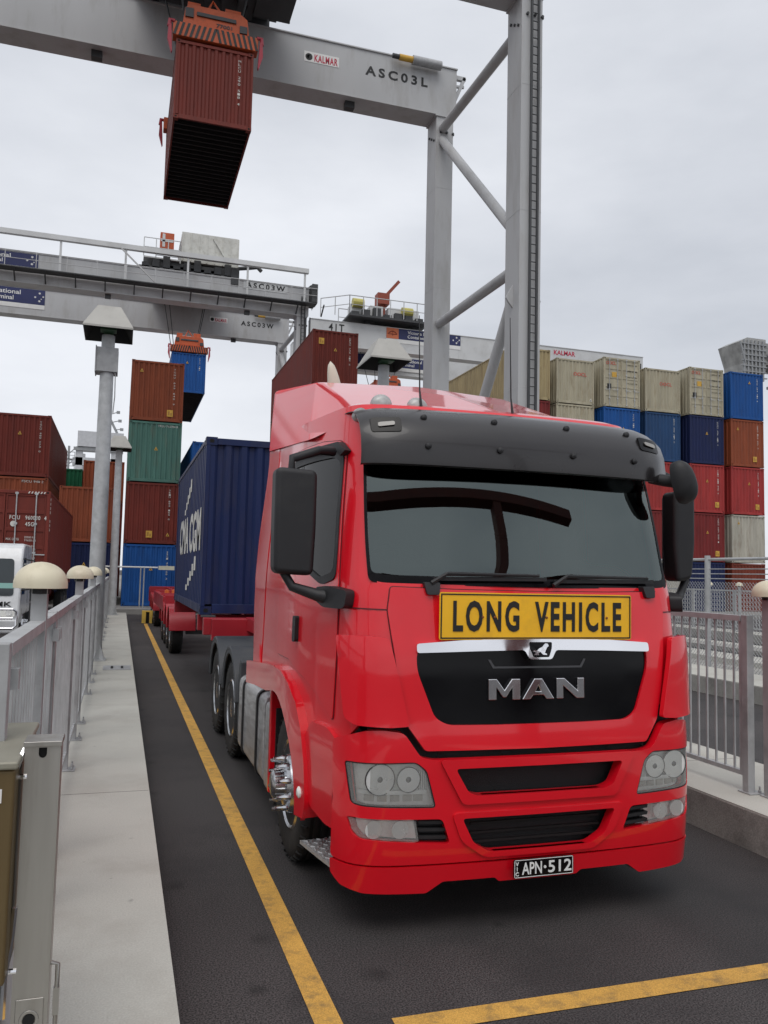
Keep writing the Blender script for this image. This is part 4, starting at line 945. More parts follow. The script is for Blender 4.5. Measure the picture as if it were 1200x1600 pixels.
def container(kind, paint, loc, label, marks=(), group=None, name='shipping_container'):
    """kind = (length, height, front)"""
    if kind not in PROTO:
        t = make_container(name, kind[0], kind[1], kind[2], PAL['brown']); PROTO[kind] = (t, kids(t), {c.name: kids(c) for c in kids(t)}); first = True
    else: first = False
    t0, ch, gch = PROTO[kind]
    if first: t = t0; cs = [(c, gch[c.name]) for c in ch]
    else:
        t = t0.copy(); COL.objects.link(t); cs = []
        for c in ch:
            d = c.copy(); COL.objects.link(d); d.parent = t; gs = []
            for g in gch[c.name]:
                e_ = g.copy(); COL.objects.link(e_); e_.parent = d; gs.append(e_)
            cs.append((d, gs))
    t.location = loc; t['label'] = label
    if group: t['group'] = group
    elif 'group' in t: del t['group']
    for c, gs in cs:
        if c.name.split('.')[0] in ('frame', 'corner_casting', 'side_panel', 'end_panel', 'roof_panel', 'door'):
            c.material_slots[0].link = 'OBJECT'; c.material_slots[0].material = PAL[paint] if isinstance(paint, str) else paint
    H = kind[1]
    for m_ in marks:
        k = m_[0]
        if k == 'code':      # vertical number running down the right of the end wall
            mb = MB(); s = m_[1]; n = len(s); zt = H-.30; dz = m_[2] if len(m_) > 2 else .105
            for i, ch_ in enumerate(s):
                if ch_ != ' ': mb.text(ch_, .74, .82, zt-i*dz-.078, zt-i*dz, .010, ext=.003)
            mb.build('code_lettering', MARKW, t)
        elif k == 'top':     # number along the top rail
            mb = MB(); mb.text(m_[1], .1, 1.02, H-.24, H-.14, .010, ext=.003); mb.build('code_lettering', MARKW, t)
        elif k == 'tri':
            x, z = m_[1], m_[2]; mb = MB(); mb.prism([(x-.085, z-.075), (x+.085, z-.075), (x, z+.095)], 'y', .002, .010); mb.prism([(x-.035, z-.05), (x+.035, z-.05), (x, z+.03)], 'y', .000, .002, 1); mb.build('warning_label', [MARKY if len(m_) < 4 else MARKW, BLACK], t)
        elif k == 'yel':
            x, z = m_[1], m_[2]; mb = MB(); mb.box(x-.14, x+.14, .000, .010, z-.16, z+.16); mb.box(x-.10, x-.01, -.002, 0, z-.10, z+.10, 1); mb.box(x+.02, x+.10, -.002, 0, z-.11, z+.02, 1); mb.build('information_plate', [MARKY, mat('marking_ochre', (.40, .2, .03))], t)
        elif k == 'oocl':
            x, z = m_[1], m_[2]; mb = MB(); mb.text('OOCL', x-.42, x+.42, z-.10, z+.10, .008, ext=.003, bold=.01); mb.build('logo_lettering', MARKR, t)
    return t
HC40, ST40, HC40D, ST20 = (12.19, 2.896, 'closed'), (12.19, 2.591, 'closed'), (12.19, 2.896, 'door'), (6.06, 2.591, 'closed')
YB, Z0 = 41.0, .23
def stack(xr, y, items, group):
    z = Z0
    for kind, col, label, marks in items:
        container(kind, col, (xr-CWD/2, y, z), label, marks, group); z += kind[1]+.035
G1 = 'containers stacked in the block behind the trailer'; G2 = 'containers stacked in the right hand block'
T = lambda x, z: ('tri', x, z)
stack(2.53, 40.5, [(HC40, 'blue', 'bright blue container at the bottom of the four high stack behind the trailer', [('code', '22G1 401 58 3'), T(.05, 1.75, )]),
    (HC40, 'maroon', 'dark maroon container second from the bottom, between bright blue and green', [('code', 'TRIU 893 105 6'), ('yel', -.1, .45), T(.75, .45)]),
    (HC40, 'green', 'pale green container third up in the stack left of the trailer', [('top', 'TRLU 712704 8'), T(.05, 1.6)]),
    (HC40, 'rust', 'rust brown container on top of the green one', [('code', 'TGHU 629 640 9', .13), ('yel', .62, .42), T(-.75, 2.4)])], G1)
stack(-.42, 41.0, [(HC40, 'navy', 'navy container on the ground behind the left fence domes', [T(-.0, 1.9)]), (ST40, 'rust', 'rust brown container on the navy one, left of the lamp post', [T(.5, 1.0)])], G1)
stack(-3.37, 41.0, [(HC40, 'brown', 'brown container at the bottom behind the truck container', []), (HC40, 'rust', 'orange brown container under the big maroon one at far left', [('top', 'FSCU 940 2')]), (HC40, 'maroon', 'large maroon container topmost at the left edge of the photo', [('code', 'TGCU 480 773 0'), T(-.1, 2.0)])], G1)
stack(5.45, 39.8, [(ST40, 'steel', 'steel blue container at the bottom behind the trailer', []), (ST40, 'maroon', 'maroon container in the middle behind the trailer', []), (ST40, 'blue', 'blue container peeping above the trailer container', [])], G1)
stack(11.36, 41.0, [(ST40, 'red', 'red container at the bottom behind the cab', []), (HC40, 'blue', 'blue container second up behind the cab', []), (HC40, 'brown', 'brown container third up behind the cab', []), (HC40, 'rust', 'rust container fourth up behind the cab', []), (HC40, 'maroon', 'maroon container topmost above the cab roof, showing its long side', [('code', 'DFSU 746 214 5'), ('yel', -.75, 2.3), T(.0, 1.9)])], G1)
stack(-.04, 54.5, [(HC40, 'brown', 'brown container low in the second bay', []), (HC40, 'maroon', 'maroon container in the second bay', []), (ST40, 'rust', 'dark rust container peeping over between the two lamp posts', [('yel', -.3, 2.2)])], G1)
stack(-2.52, 54.5, [(HC40, 'navy', 'navy container low in the second bay', []), (HC40, 'red', 'red container in the second bay', []), ((12.19, 2.0, 'closed'), 'grass', 'green container top peeping out beside the left lamp post', [])], G1)
stack(22.65, YB, [(HC40, 'brown', 'brown container lowest in the first right column', []), (HC40, 'blue', 'blue container in the first right column', []), (HC40, 'red', 'red container in the first right column', []), (HC40, 'darkred', 'dark red container under the tan one beside the crane leg', []), (HC40, 'tan', 'tan container with its long side seen, behind the crane legs', [])], G2)
stack(25.62, YB+.2, [(HC40, 'red', 'red container lowest in the second right column', []), (HC40, 'blue', 'blue container in the second right column', []), (HC40, 'navy', 'navy container in the second right column', []), (HC40, 'cream', 'cream container second from top, just over the visor', []), ((12.19, 2.591, 'closed'), 'cream', 'cream ribbed container with red logo right of the crane leg', [('oocl', .3, 1.75), ('tri', 1.0, .3, 1)])], G2)
stack(28.57, YB, [(HC40, 'rust', 'rust container lowest in the third right column', []), (HC40, 'brown', 'brown container in the third right column', []), (HC40, 'navy', 'navy container in the third right column', []), (HC40, 'blue', 'bright blue container below the left cream doors', [('code', 'TCKU 318 402 7'), T(.1, 1.7)]), (HC40D, 'cream', 'cream container with doors and red logo, left of the two door ends', [])], G2)
stack(31.51, YB+.2, [(HC40, 'white', 'pale container lowest in the fourth right column', []), (HC40, 'darkred', 'dark red container mostly hidden by the kerb mirror', []), (HC40, 'red', 'red container mostly hidden by the visor corner', []), (HC40, 'steel', 'steel blue container under the cream ribbed one', [('code', 'BMOU 550 913 2')]), ((12.19, 2.591, 'closed'), 'cream', 'cream ribbed container with red logo between the two door ends', [('oocl', .2, 1.7)])], G2)
stack(34.47, YB, [(HC40, 'navy', 'navy container at the bottom behind the chain link fence', []), (HC40, 'darkred', 'dark red container above the navy one, right of the side mirror', [('code', 'TEMU 702 355 1'), ('yel', .7, .5), T(.0, 1.75)]), (HC40, 'red', 'bright red container third from the ground, just right of the kerb mirror', [('code', 'CAIU 811 940 6'), ('yel', .7, .5), T(-.0, 1.9)]), (HC40, 'navy', 'dark navy container under the right cream doors', [('code', 'ECMU 237 610 4'), T(.0, 1.85)]), (HC40D, 'cream', 'cream container with doors and red logo, right of the two door ends', [])], G2)
stack(37.44, YB, [(HC40, 'brown', 'brown container at the bottom of the last right column, behind wire', []), (HC40, 'white', 'stained grey white container in the last right column', [T(-.7, 2.4)]), (HC40, 'red', 'bright red container between rust brown and grey white, last column', [('code', 'TLLU 455 218 8'), ('yel', .7, .5), T(.1, 1.9)]), (HC40, 'rust', 'rust brown container under the top blue one, last column', [('code', 'SEGU 166 027 3'), ('yel', .55, .5), T(-.7, 2.3)]), (HC40, 'blue', 'blue container on top of the rightmost column', [('code', 'CMAU 094 716 9'), T(.2, 2.3)])], G2)
# writing on the cream doors
for o in [o for o in bpy.data.objects if o.get('label', '').startswith('cream container with doors')]:
    mb = MB(); mb.text('OOCL', -1.05, -.40, 2.48, 2.66, .018, ext=.003, bold=.01); mb.build('logo_lettering', MARKR, o)
    mb = MB(); mb.box(-.98, -.72, .010, .019, 1.05, 1.35); mb.build('customs_plate', BLACK, o)
    mb = MB(); mb.box(-.66, -.36, .010, .019, 1.75, 2.05); mb.build('information_plate', MARKY, o)
    mb = MB()
    for i, s in enumerate(('30480 KG', '67200 LB', '3980 KG', '76.2 CU.M')): mb.text(s, .38, .78, 2.50-.36*i, 2.58-.36*i, .018, ext=.003); mb.text(s[::-1] if False else s, .90, 1.02, 2.50-.36*i, 2.58-.36*i, .018, ext=.003)
    mb.build('weight_lettering', BLACK, o)

# ================================================================ rail gantry cranes
CG = mat('crane_grey', (.47, .475, .48), r=.55, var=.07, scale=.5, dirt=(.27, .25, .22), amt=.45, dscale=1.4, stretch=(1, 1, .25))
CGL = mat('crane_light_grey', (.58, .59, .59), r=.55, var=.06, scale=.5, dirt=(.3, .29, .27), amt=.35, dscale=.8)
CGD = mat('crane_dark_steel', (.05, .052, .055), r=.6, var=.2, scale=3)
ORG = mat('spreader_orange', (.48, .085, .022), r=.55, var=.15, scale=2, dirt=(.12, .04, .02), amt=.5, dscale=4)
SRED = mat('flipper_red', (.35, .03, .05), r=.5)
NAVYS = mat('sign_navy', (.015, .022, .10), r=.5)
def railing(mb, pts, h=1.05, r=.022, n=6, mid=True, step=1.6):
    for p, q in zip(pts, pts[1:]):
        p, q = Vector(p), Vector(q); u = Vector((0, 0, h))
        mb.tube([p+u, q+u], r, n, caps=False)
        if mid: mb.tube([p+u*.5, q+u*.5], r*.8, n, caps=False)
        k = max(1, int((q-p).length/step))
        for i in range(k+1): e_ = p+(q-p)*i/k; mb.tube([e_, e_+u], r, n, caps=False)
SPAN, GZ0, GZ1 = 33.6, 21.84, 24.06
def gantry(label, xr, y, tag_far, tag_near=None, tag_w=2.8, trolley_x=2.15, walk=True, extras=True):
    """origin: right hand end of the near girder, on the ground; near girder at y, far girder 8 m beyond"""
    t = thing('gantry_crane', label, 'crane', (xr, y, 0))
    for i, y0 in enumerate((0., 8.0)):
        mb = MB(); mb.box(-SPAN, 0, y0, y0+1.1, GZ0+.05, GZ1-.05); mb.box(-SPAN-.02, .03, y0-.06, y0+1.16, GZ1-.05, GZ1); mb.box(-SPAN-.02, -.02, y0-.03, y0+1.13, GZ0, GZ0+.05)
        g = mb.build('girder', CG, t)
        mb = MB()
        for k in range(6): mb.box(-2.9-5.6*k-.012, -2.9-5.6*k+.012, y0-.004, y0+1.104, GZ0+.06, GZ1-.06)
        split(mb, 'weld_seam', CG, g)
        mb = MB(); mb.box(-4.9, -4.5, y0+.3, y0+.6, GZ0-.28, GZ0-.002); mb.box(-15, -14.6, y0+.3, y0+.6, GZ0-.28, GZ0-.002); split(mb, 'limit_box', CGD, g)
    for x1 in (-.12, -SPAN+1.1):
        for y0 in (0., 8.0):
            mb = MB(); x0 = x1-.78
            a = [(x0, y0+.02, 2.2), (x1, y0+.02, 2.2), (x1, y0+1.08, 2.2), (x0, y0+1.08, 2.2)]
            b = [(x0, y0+.02, GZ0-.06), (x1, y0+.02, GZ0-.06), (x1, y0+1.08, GZ0-.06), (x0, y0+1.08, GZ0-.06)]
            mb.add(a+b, [[3, 2, 1, 0], [4, 5, 6, 7]]+[[i, (i+1) % 4, 4+(i+1) % 4, 4+i] for i in range(4)])
            mb.box(x0-.06, x1+.04, y0-.04, y0+1.14, GZ0-.06, GZ0-.002)
            leg = mb.build('leg', CG, t)
            mb = MB()
            for z_ in (8.2, 14.2, 18.6): mb.box(x0-.005, x1+.005, y0+.015, y0+1.085, z_, z_+.02)
            split(mb, 'weld_seam', CG, leg)
            mb = MB()
            for k in range(3):
                mb.lathe([(.05, -.05), (.05, .03), (.09, .03), (.0001, .031)], (x0+.2+.28*k, y0, GZ0-.75-.0*k), 'y', 8); mb.lathe([(.05, -.05), (.05, .03), (.0001, .031)], (x0, y0+.25+.28*k, GZ0-1.05+.18*k), 'x', 8)
            split(mb, 'joint_bolt', CGD, leg)
        mb = MB(); mb.box(x1-1.0, x1+.05, -1.2, 10.3, 1.25, 2.2); mb.build('sill_beam', CG, t)
        for yb_ in (-.3, 2.0, 7.2, 9.5):
            mb = MB(); mb.box(x1-.7, x1-.25, yb_-.6, yb_+.6, .72, 1.24)
            for q_ in (-.35, .35): mb.lathe([(.30, -.09), (.30, .09), (.0001, .09)], (x1-.48, yb_+q_, .42), 'x', 18)
            mb.build('bogie', CGD, t)
        xm = x1-.48
        for p, q, r_ in (((xm, 8.2, 20.95), (xm, 1.0, 23.0 if False else 20.9), .0), ):
            pass
        ends = [((xm, 8.05, 21.2), (xm, 1.05, GZ0+.6)), ((xm, 8.05, 20.8), (xm, 1.05, 13.8)), ((xm, 8.05, 12.62), (xm, 1.05, 12.5)), ((xm, 1.05, 11.9), (xm, 5.4, 4.2))]
        ends = [((xm, 8.05, 21.25), (xm, 1.05, 21.0)), ((xm, 8.05, 20.75), (xm, 1.05, 13.9)), ((xm, 8.05, 12.64), (xm, 1.05, 12.5)), ((xm, 1.05, 11.6), (xm, 8.0, 2.3))]
        for p, q in ends:
            mb = MB(); mb.tube([p, q], .19, 14); mb.build('brace', CG, t, smooth=50)
    # ladder on the near right leg
    mb = MB(); lx0, lx1 = -.57, -.31
    for x_ in (lx0, lx1): mb.box(x_-.035, x_+.035, -.12, -.05, 2.3, GZ0+1.5)
    z = 2.5
    while z < GZ0+1.4: mb.box(lx0, lx1, -.10, -.07, z, z+.028); z += .30
    mb.build('ladder', CGD, t)
    for x_ in (-.90, -.12):
        mb = MB()
        sg = -1 if x_ < -.5 else 1
        mb.prism([(x_-sg*.02, 10.95), (x_+sg*.16, 11.15), (x_+sg*.26, 11.3), (x_+sg*.16, 11.5), (x_-sg*.02, 11.8)], 'y', .45, .53)
        mb.build('lifting_lug', CG, t)
    # end bracket and cylinder on the far girder
    mb = MB(); mb.bar((0, 8.3, 23.85), (.52, 8.3, 23.85), .16, .18); mb.bar((.48, 8.3, 23.9), (.04, 8.3, 22.8), .16, .14); mb.bar((0, 8.3, 23.45), (.46, 8.3, 23.5), .10, .10); mb.build('end_bracket', CG, t)
    mb = MB(); mb.tube([(-3.05, 7.72, 23.86), (-2.75, 7.72, 23.86)], .10, 10, 1); mb.tube([(-2.75, 7.72, 23.86), (-2.15, 7.72, 23.86)], .13, 12, 2); mb.tube([(-2.15, 7.72, 23.86), (-.85, 7.72, 23.86)], .19, 14, 0); mb.build('buffer_cylinder', [GALVD, CGD, MARKY], t, smooth=50)
    # lettering on the inner face of the far girder
    yf = 8.0
    mb = MB(); mb.text(tag_far, -4.15, -1.35, 22.95, 23.36, yf-.002, bold=.03, sp=1.45, ext=.01); mb.build('fleet_lettering', BLACK, t)
    mb = MB(); mb.box(-6.78, -5.30, yf-.012, yf-.002, 22.98, 23.42); kp = mb.build('maker_plate', WHITE, t)
    mb = MB(); mb.text('KALMAR', -6.35, -5.36, 23.03, 23.34, yf-.013, bold=.03, sp=1.16, ext=.004); mb.build('maker_lettering', mat('maker_red', (.50, .02, .06), r=.5), kp)
    mb = MB(); mb.lathe([(.15, yf-.018), (.15, yf-.013), (.085, yf-.013), (.085, yf-.018)], (-6.58, 0, 23.19), 'y', 18); mb.prism([(-6.60, 23.10), (-6.46, 23.16), (-6.47, 23.32), (-6.56, 23.24)], 'y', yf-.019, yf-.013); mb.build('maker_emblem', BLACK, kp)
    # trolley riding on the girders
    tx = trolley_x-xr
    mb = MB(); mb.box(tx-2.6, tx+1.9, 1.2, 7.9, GZ1+.05, GZ1+.45); mb.box(tx+1.9, tx+2.9, 1.2, 1.5, GZ1+.2, GZ1+.4); mb.box(tx+2.6, tx+2.9, 1.2, 7.9, GZ1+.2, GZ1+.4); mb.box(tx-2.0, tx+2.0, 3.0, 6.2, GZ1+.45, GZ1+1.0)
    for x_ in (-2.2, 2.2):
        for y_ in (.5, 8.6): mb.lathe([(.28, -.1), (.28, .1), (.0001, .1)], (tx+x_, y_, GZ1+.28), 'y', 14); mb.box(tx+x_-.5, tx+x_+.5, y_-.25, y_+.25, GZ1+.3, GZ1+.8)
    mb.box(tx-2.6, tx+2.6, .3, 8.8, GZ1+.5, GZ1+.75)
    for k in range(7): mb.box(tx-2.5+k*.62, tx-2.3+k*.62, 2.0, 7.2, GZ1-.25, GZ1+.05)
    for k in range(6): mb.tube([(tx-2.2+k*.7, 2.2+.4*(k % 2), GZ1-.3), (tx-2.0+k*.7, 3.4, GZ1-.55-.1*(k % 3)), (tx-1.7+k*.7, 5.5, GZ1-.2)], .05, 6)
    tr_ = mb.build('trolley', CGD, t)
    mb = MB()
    for x_ in (-.8, .8):
        for y_ in (3.4, 5.6): mb.lathe([(.38, -.5), (.38, .5), (.0001, .5)], (tx+x_, y_, GZ1+.7), 'x', 16)
    split(mb, 'hoist_drum', mat('drum_grey', (.2, .2, .2), r=.4, m=.5), tr_, smooth=40)
    mb = MB(); railing(mb, [(tx+2.9, 1.2, GZ1+.45), (tx+2.9, 7.9, GZ1+.45), (tx-2.6, 7.9, GZ1+.45), (tx-2.6, 1.2, GZ1+.45), (tx+2.9, 1.2, GZ1+.45)]); mb.build('railing', CGD, tr_)
    # platform hung beside the trolley
    mb = MB(); mb.box(tx+1.9, tx+3.35, 5.2, 7.4, GZ1-.08, GZ1+.02)
    for k in range(5): mb.box(tx+2.0+.25*k, tx+2.18+.25*k, 5.4, 7.2, GZ1+.1, GZ1+.5+.15*(k % 3))
    mb.box(tx+2, tx+3.3, 5.3, 5.4, GZ1-.4, GZ1-.34); mb.box(tx+2, tx+2.06, 5.3, 5.36, GZ1-.4, GZ1); mb.box(tx+3.24, tx+3.3, 5.3, 5.36, GZ1-.4, GZ1); railing(mb, [(tx+2.0, 5.2, GZ1-.55), (tx+3.35, 5.2, GZ1-.55)], .55, .035, step=.45); railing(mb, [(tx+3.35, 5.2, GZ1-.05), (tx+3.35, 7.4, GZ1-.05), (tx+1.9, 7.4, GZ1-.05)], .9, .03); mb.build('service_platform', CGD, tr_)
    if walk:
        # walkway, cable tray and machinery on the near girder's outer side
        mb = MB(); mb.box(-SPAN, .45, -1.0, -.08, GZ0+.75, GZ0+.82); 
        for k in range(18): mb.bar((-SPAN+.6+k*2.0, -.02, GZ0+.1), (-SPAN+.6+k*2.0, -.95, GZ0+.74), .09, .09)
        wk = mb.build('walkway', CGD, t)
        mb = MB(); railing(mb, [(-SPAN, -.98, GZ0+.82), (.45, -.98, GZ0+.82), (.45, .9, GZ0+.82)], 1.1, .03, step=2.0); mb.build('railing', CG, wk)
        mb = MB(); mb.box(-SPAN, -.2, -.72, -.38, GZ1+.95, GZ1+1.30)
        for k in range(8): mb.box(-.55-4.4*k, -.40-4.4*k, -.6, -.5, GZ0+.83, GZ1+.95)
        mb.build('cable_tray', CGL, t)
        mb = MB(); mb.bar((-14.0, -.95, GZ1+.85), (-11.6, -.95, GZ0+.9), .1, .1); mb.bar((-SPAN+4, -.95, GZ1+.85), (-SPAN+6.4, -.95, GZ0+.9), .1, .1); split(mb, 'tray_stay', CG, t)
        mb = MB()
        for k in range(11): mb.box(.05+.0*k, .5, -.9+.16*k, -.84+.16*k, GZ0+.9, GZ1+.1)
        mb.tube([(-.1, .5, GZ1), (.25, .3, GZ1+.3), (.35, -.4, GZ1+.1), (.3, -.7, GZ0+1)], .12, 8); mb.build('cable_reel', CGD, t)
        mb = MB(); mb.tube([(.05, -.35, GZ0-.2), (.05, -.35, 3)], .06, 8); mb.tube([(-.25, -.2, GZ0-.2), (-.25, -.2, 3)], .08, 8); split(mb, 'cable_drop', CGD, t)
    if tag_near:
        mb = MB(); mb.box(-5.1, -1.7, -.03, -.0, 23.42, 24.0); mb.build('tag_plate', CGL, t)
        mb = MB(); mb.text(tag_near, -4.9, -1.9, 23.52, 23.95, -.034, bold=.03, sp=1.4, ext=.01); mb.build('fleet_lettering', BLACK, t)
    return t
def spreader(label, x, y0, ln, z, big):
    """lifting frame over a container whose near end is at y0 and whose top is at z"""
    t = thing('spreader', label, 'spreader', (x, y0, z), 0, 'orange spreaders under the cranes')
    mb = MB(); w = CWD/2+.12
    mb.box(-w, w, -.08, .30, .06, .52); e_ = mb.build('end_beam', ORG, t, bevel=.02); mb = MB(); mb.box(-w, w, ln-.30, ln+.08, .06, .52); mb.build('end_beam', ORG, t, bevel=.02)
    mb = MB()
    for sg in (-1, 1):
        for k in range(8):
            x0 = sg*(.10+k*.165); mb.prism([(x0, .07), (x0+sg*.08, .07), (x0-sg*.12+sg*.08, .51), (x0-sg*.12, .51)], 'y', -.092, -.081)
    mb.build('chevron', BLACK, e_)
    mb = MB(); mb.box(-.55, .55, .3, ln-.3, .10, .42); mb.box(-1.0, 1.0, ln/2-1.6, ln/2+1.6, .42, .95); mb.build('main_frame', ORG, t, bevel=.02)
    mb = MB(); mb.prism([(-1.05, .56), (1.05, .56), (.98, 1.12), (.8, 1.25), (-.8, 1.25), (-.98, 1.12)], 'y', .05, 1.2); mb.box(-.62, .62, -.0, .05, .9, 1.02, 1); mb.box(-.98, -.72, -.0, .05, .8, 1.1, 1); mb.box(.74, .98, -.0, .05, .62, .86, 1)
    mb.text('TYREXT' if False else '77001', .0, .5, .66, .78, .045, 1, ext=.01, bold=.02) if big else None
    mb.build('head_block', [ORG, CGD], t, bevel=.02)
    mb = MB()
    for k in range(7): mb.lathe([(.14, -.08), (.14, .08), (.0001, .08)], (-.75+k*.25, ln/2-.8, 1.4), 'y', 12)
    mb.box(-1.0, 1.0, ln/2-1.2, ln/2+1.2, .95, 1.25); mb.box(-.9, -.5, .3, .8, 1.25, 1.5); mb.box(.3, .8, .4, .9, 1.25, 1.6); mb.tube([(-.3, .4, 1.3), (-.1, .5, 1.8), (.2, .4, 1.35)], .05, 6); mb.build('sheave', ORG, t)
    for sx in (-1, 1):
        for y_ in (-.05, ln-.05):
            mb = MB(); mb.tube([(sx*(w-.05), y_, .50), (sx*(w+.10), y_, .52), (sx*(w+.12), y_, .30)], .07, 8); mb.prism([(sx*(w+.05), .38), (sx*(w+.14), .36), (sx*(w+.16), -.10), (sx*(w+.03), -.55), (sx*(w+.00), -.50)], 'y', y_-.06, y_+.06); mb.build('flipper', SRED, t, bevel=.01)
    mb = MB()
    for sx in (-1, 1):
        for a_, b_ in ((.25, ln/2-3.2), (ln-.25, ln/2+3.2)): mb.tube([(sx*.8, ln/2-1.0 if a_ < 1 else ln/2+1.0, 1.3), (sx*1.6, (ln/2-2.4 if a_ < 1 else ln/2+2.4), GZ1-z)], .03, 6)
    split(mb, 'hoist_rope', CGD, t)
    return t
crL = gantry('nearest grey gantry crane holding the maroon container above the truck', 13.05, 24.1, 'ASC03L', trolley_x=2.15, walk=False)
crW = gantry('farther grey gantry crane with walkway, holding the blue container', 13.05, 61.8, 'ASC03W', 'ASC03W', trolley_x=4.1)
ZB = 16.05
hc = container(ST20, 'maroon', (2.155, 25.7, ZB), 'maroon container hanging from the nearest crane against the sky', [('code', 'MLCU 290 518 4', .11)])
spreader('large orange spreader gripping the hanging maroon container', 2.155, 25.7, 6.06, ZB+2.591, True)
container(HC40, 'blue', (4.05, 60.4, 14.75), 'bright blue container hanging from the farther crane', [('code', 'CMAU 318', .12), T(-.1, 2.2)])
spreader('small orange spreader gripping the hanging blue container', 4.05, 60.4, 12.19, 14.75+2.896, False)
# machinery on crane W: white switch house, striped hoist gear
mb = MB(); X0 = -13.05
mb.box(X0+3.3, X0+7.5, .2, 3.0, 25.0, 27.25)
for k in range(8): mb.box(X0+3.35+k*.59, X0+3.42+k*.59, .15, .2, 25.05, 27.2)
mb.bar((X0+5.6, .12, 27.0), (X0+6.8, .12, 25.2), .08, .08); mb.build('switch_house', mat('house_white', (.58, .58, .54), r=.6, dirt=(.3, .28, .22), amt=.5), crW)
mb = MB()
for k in range(9): mb.box(X0+.5+k*.75, X0+1.0+k*.75, .0, 2.6, 24.1, 24.5+.3*(k % 3))
mb.box(X0+.3, X0+7.6, 0, 2.8, 24.05, 24.25); mb.box(X0+7.0, X0+7.6, -.1, 2.4, 23.6, 24.9); mb.tube([(X0+7.5, .3, 25.0), (X0+8.3, .3, 25.15), (X0+9.0, .3, 25.3), (X0+9.3, .2, 25.0)], .16, 8); mb.build('machinery', CGD, crW)
mb = MB(); railing(mb, [(X0+.6, .1, 25.0), (X0+3.2, .1, 25.0), (X0+3.2, 2.4, 25.0)], 1.4, .035, step=.7); mb.box(X0+.6, X0+3.2, .1, 2.6, 24.9, 25.0); mb.build('platform', CGL, crW)
mb = MB(); mb.box(X0+1.75, X0+2.75, .5, 1.5, 25.9, 27.1); mb.box(X0+1.9, X0+2.1, .47, .5, 26.0, 27.0, 1); mb.box(X0+1.8, X0+2.7, .47, .5, 26.4, 26.6, 1); mb.build('hoist_unit', [ORG, CGL], crW)
def sign_board(parent, x0, x1, y, z0, z1, lines, flag, house):
    mb = MB(); mb.box(x0, x1, y-.03, y, z0, z1); b = mb.build('name_board', NAVYS, parent)
    hx = x0+(x1-x0)*.16 if house else x0
    if house:
        mb = MB(); mb.box(x0, hx, y-.05, y-.031, z0, z1); mb.build('orange_panel', mat('sign_orange', (.62, .16, .06), r=.5), b)
        mb = MB(); w_ = hx-x0; mb.tube([(x0+w_*(.15+.7*i/10), y-.06, z0+(z1-z0)*(.45+.25*math.sin(math.pi*i/10))) for i in range(11)], .04, 6); mb.tube([(x0+w_*.15, y-.06, z0+(z1-z0)*.42), (x0+w_*.85, y-.06, z0+(z1-z0)*.42)], .03, 6); mb.tube([(x0+w_*.5, y-.06, z0+(z1-z0)*.25), (x0+w_*.5, y-.06, z0+(z1-z0)*.75)], .02, 6); mb.build('bridge_emblem', mat('emblem_brown', (.25, .04, .02)), b)
    n = len(lines); mb = MB()
    for i, (s, a, c) in enumerate(lines):
        zt = z1-(z1-z0)*(.12+i*.80/n); zb = zt-(z1-z0)*(.80/n-.10); mb.text(s, a, c, zb, zt, y-.032, bold=.012, ext=.008)
    mb.build('name_lettering', WHITE, b)
    if flag:
        mb = MB(); w_ = 1.6; c0 = x1-w_
        for a, c, r_ in ((.75, .25, .11), (.75, .78, .11), (.55, .5, .10), (.92, .56, .09), (.83, .40, .06)):
            p = [(c0+w_*a+r_*(1 if k % 2 == 0 else .45)*math.cos(math.pi*k/7+1.57), z0+(z1-z0)*c+r_*(1 if k % 2 == 0 else .45)*math.sin(math.pi*k/7+1.57)) for k in range(14)]; mb.prism(p, 'y', y-.045, y-.031)
        split(mb, 'flag_star', WHITE, b)
    mb = MB(); mb.box(x0, x1, y-.028, y, z0-.35, z0-.002); mb.build('white_strip', WHITE, b)
sign_board(crW, X0-22, X0-6.7, 8.0, 22.75, 23.95, [('Victoria International', X0-13.6, X0-8.5), ('Container Terminal', X0-13.0, X0-9.0)], True, True)
sign_board(crW, X0-19, X0-6.5, 0.0, 23.0, 23.95, [('Victoria International', X0-13.2, X0-8.3), ('Container Terminal', X0-12.6, X0-8.8)], True, True)
# third crane over the next block
crT = gantry('distant light grey gantry crane marked 41T over the right hand block', 48.4, 69.0, 'ASC05W', trolley_x=22.3, walk=False)
for o in kids(crT):
    if o.name.startswith('girder'): o.data.materials[0] = CGL
LX = -48.4
mb = MB(); mb.text('41T', LX+16.4, LX+17.8, 23.15, 23.80, -.005, bold=.015, sp=1.2, ext=.02); mb.build('load_lettering', BLACK, crT)
sign_board(crT, LX+21.7, LX+28.85, 0., 23.05, 24.0, [('Victoria International', LX+23.7, LX+27.3), ('Container Terminal', LX+23.7, LX+26.9)], True, True)
for o in kids(crT):
    if o.name.startswith('name_board'):
        pass
sign_board(crT, LX+19.0, LX+29.5, 7.95, 22.6, 23.6, [('Victoria International', LX+23.6, LX+28.0), ('Container Terminal', LX+23.6, LX+27.2)], True, True)
mb = MB(); mb.text('KALMAR', LX+38.5, LX+40.8, 23.3, 23.75, -.005, bold=.02, ext=.01); mb.build('maker_lettering', mat('maker_red', (.5, .02, .06)), crT)
mb = MB(); mb.box(LX+18.0, LX+25.5, -.9, 3.0, 24.45, 24.62)
for k in range(7): mb.box(LX+18.4+k, LX+19.1+k, -.2, 2.0, 24.62, 25.1+.25*(k % 3))
mb.build('machinery_deck', CGD, crT)
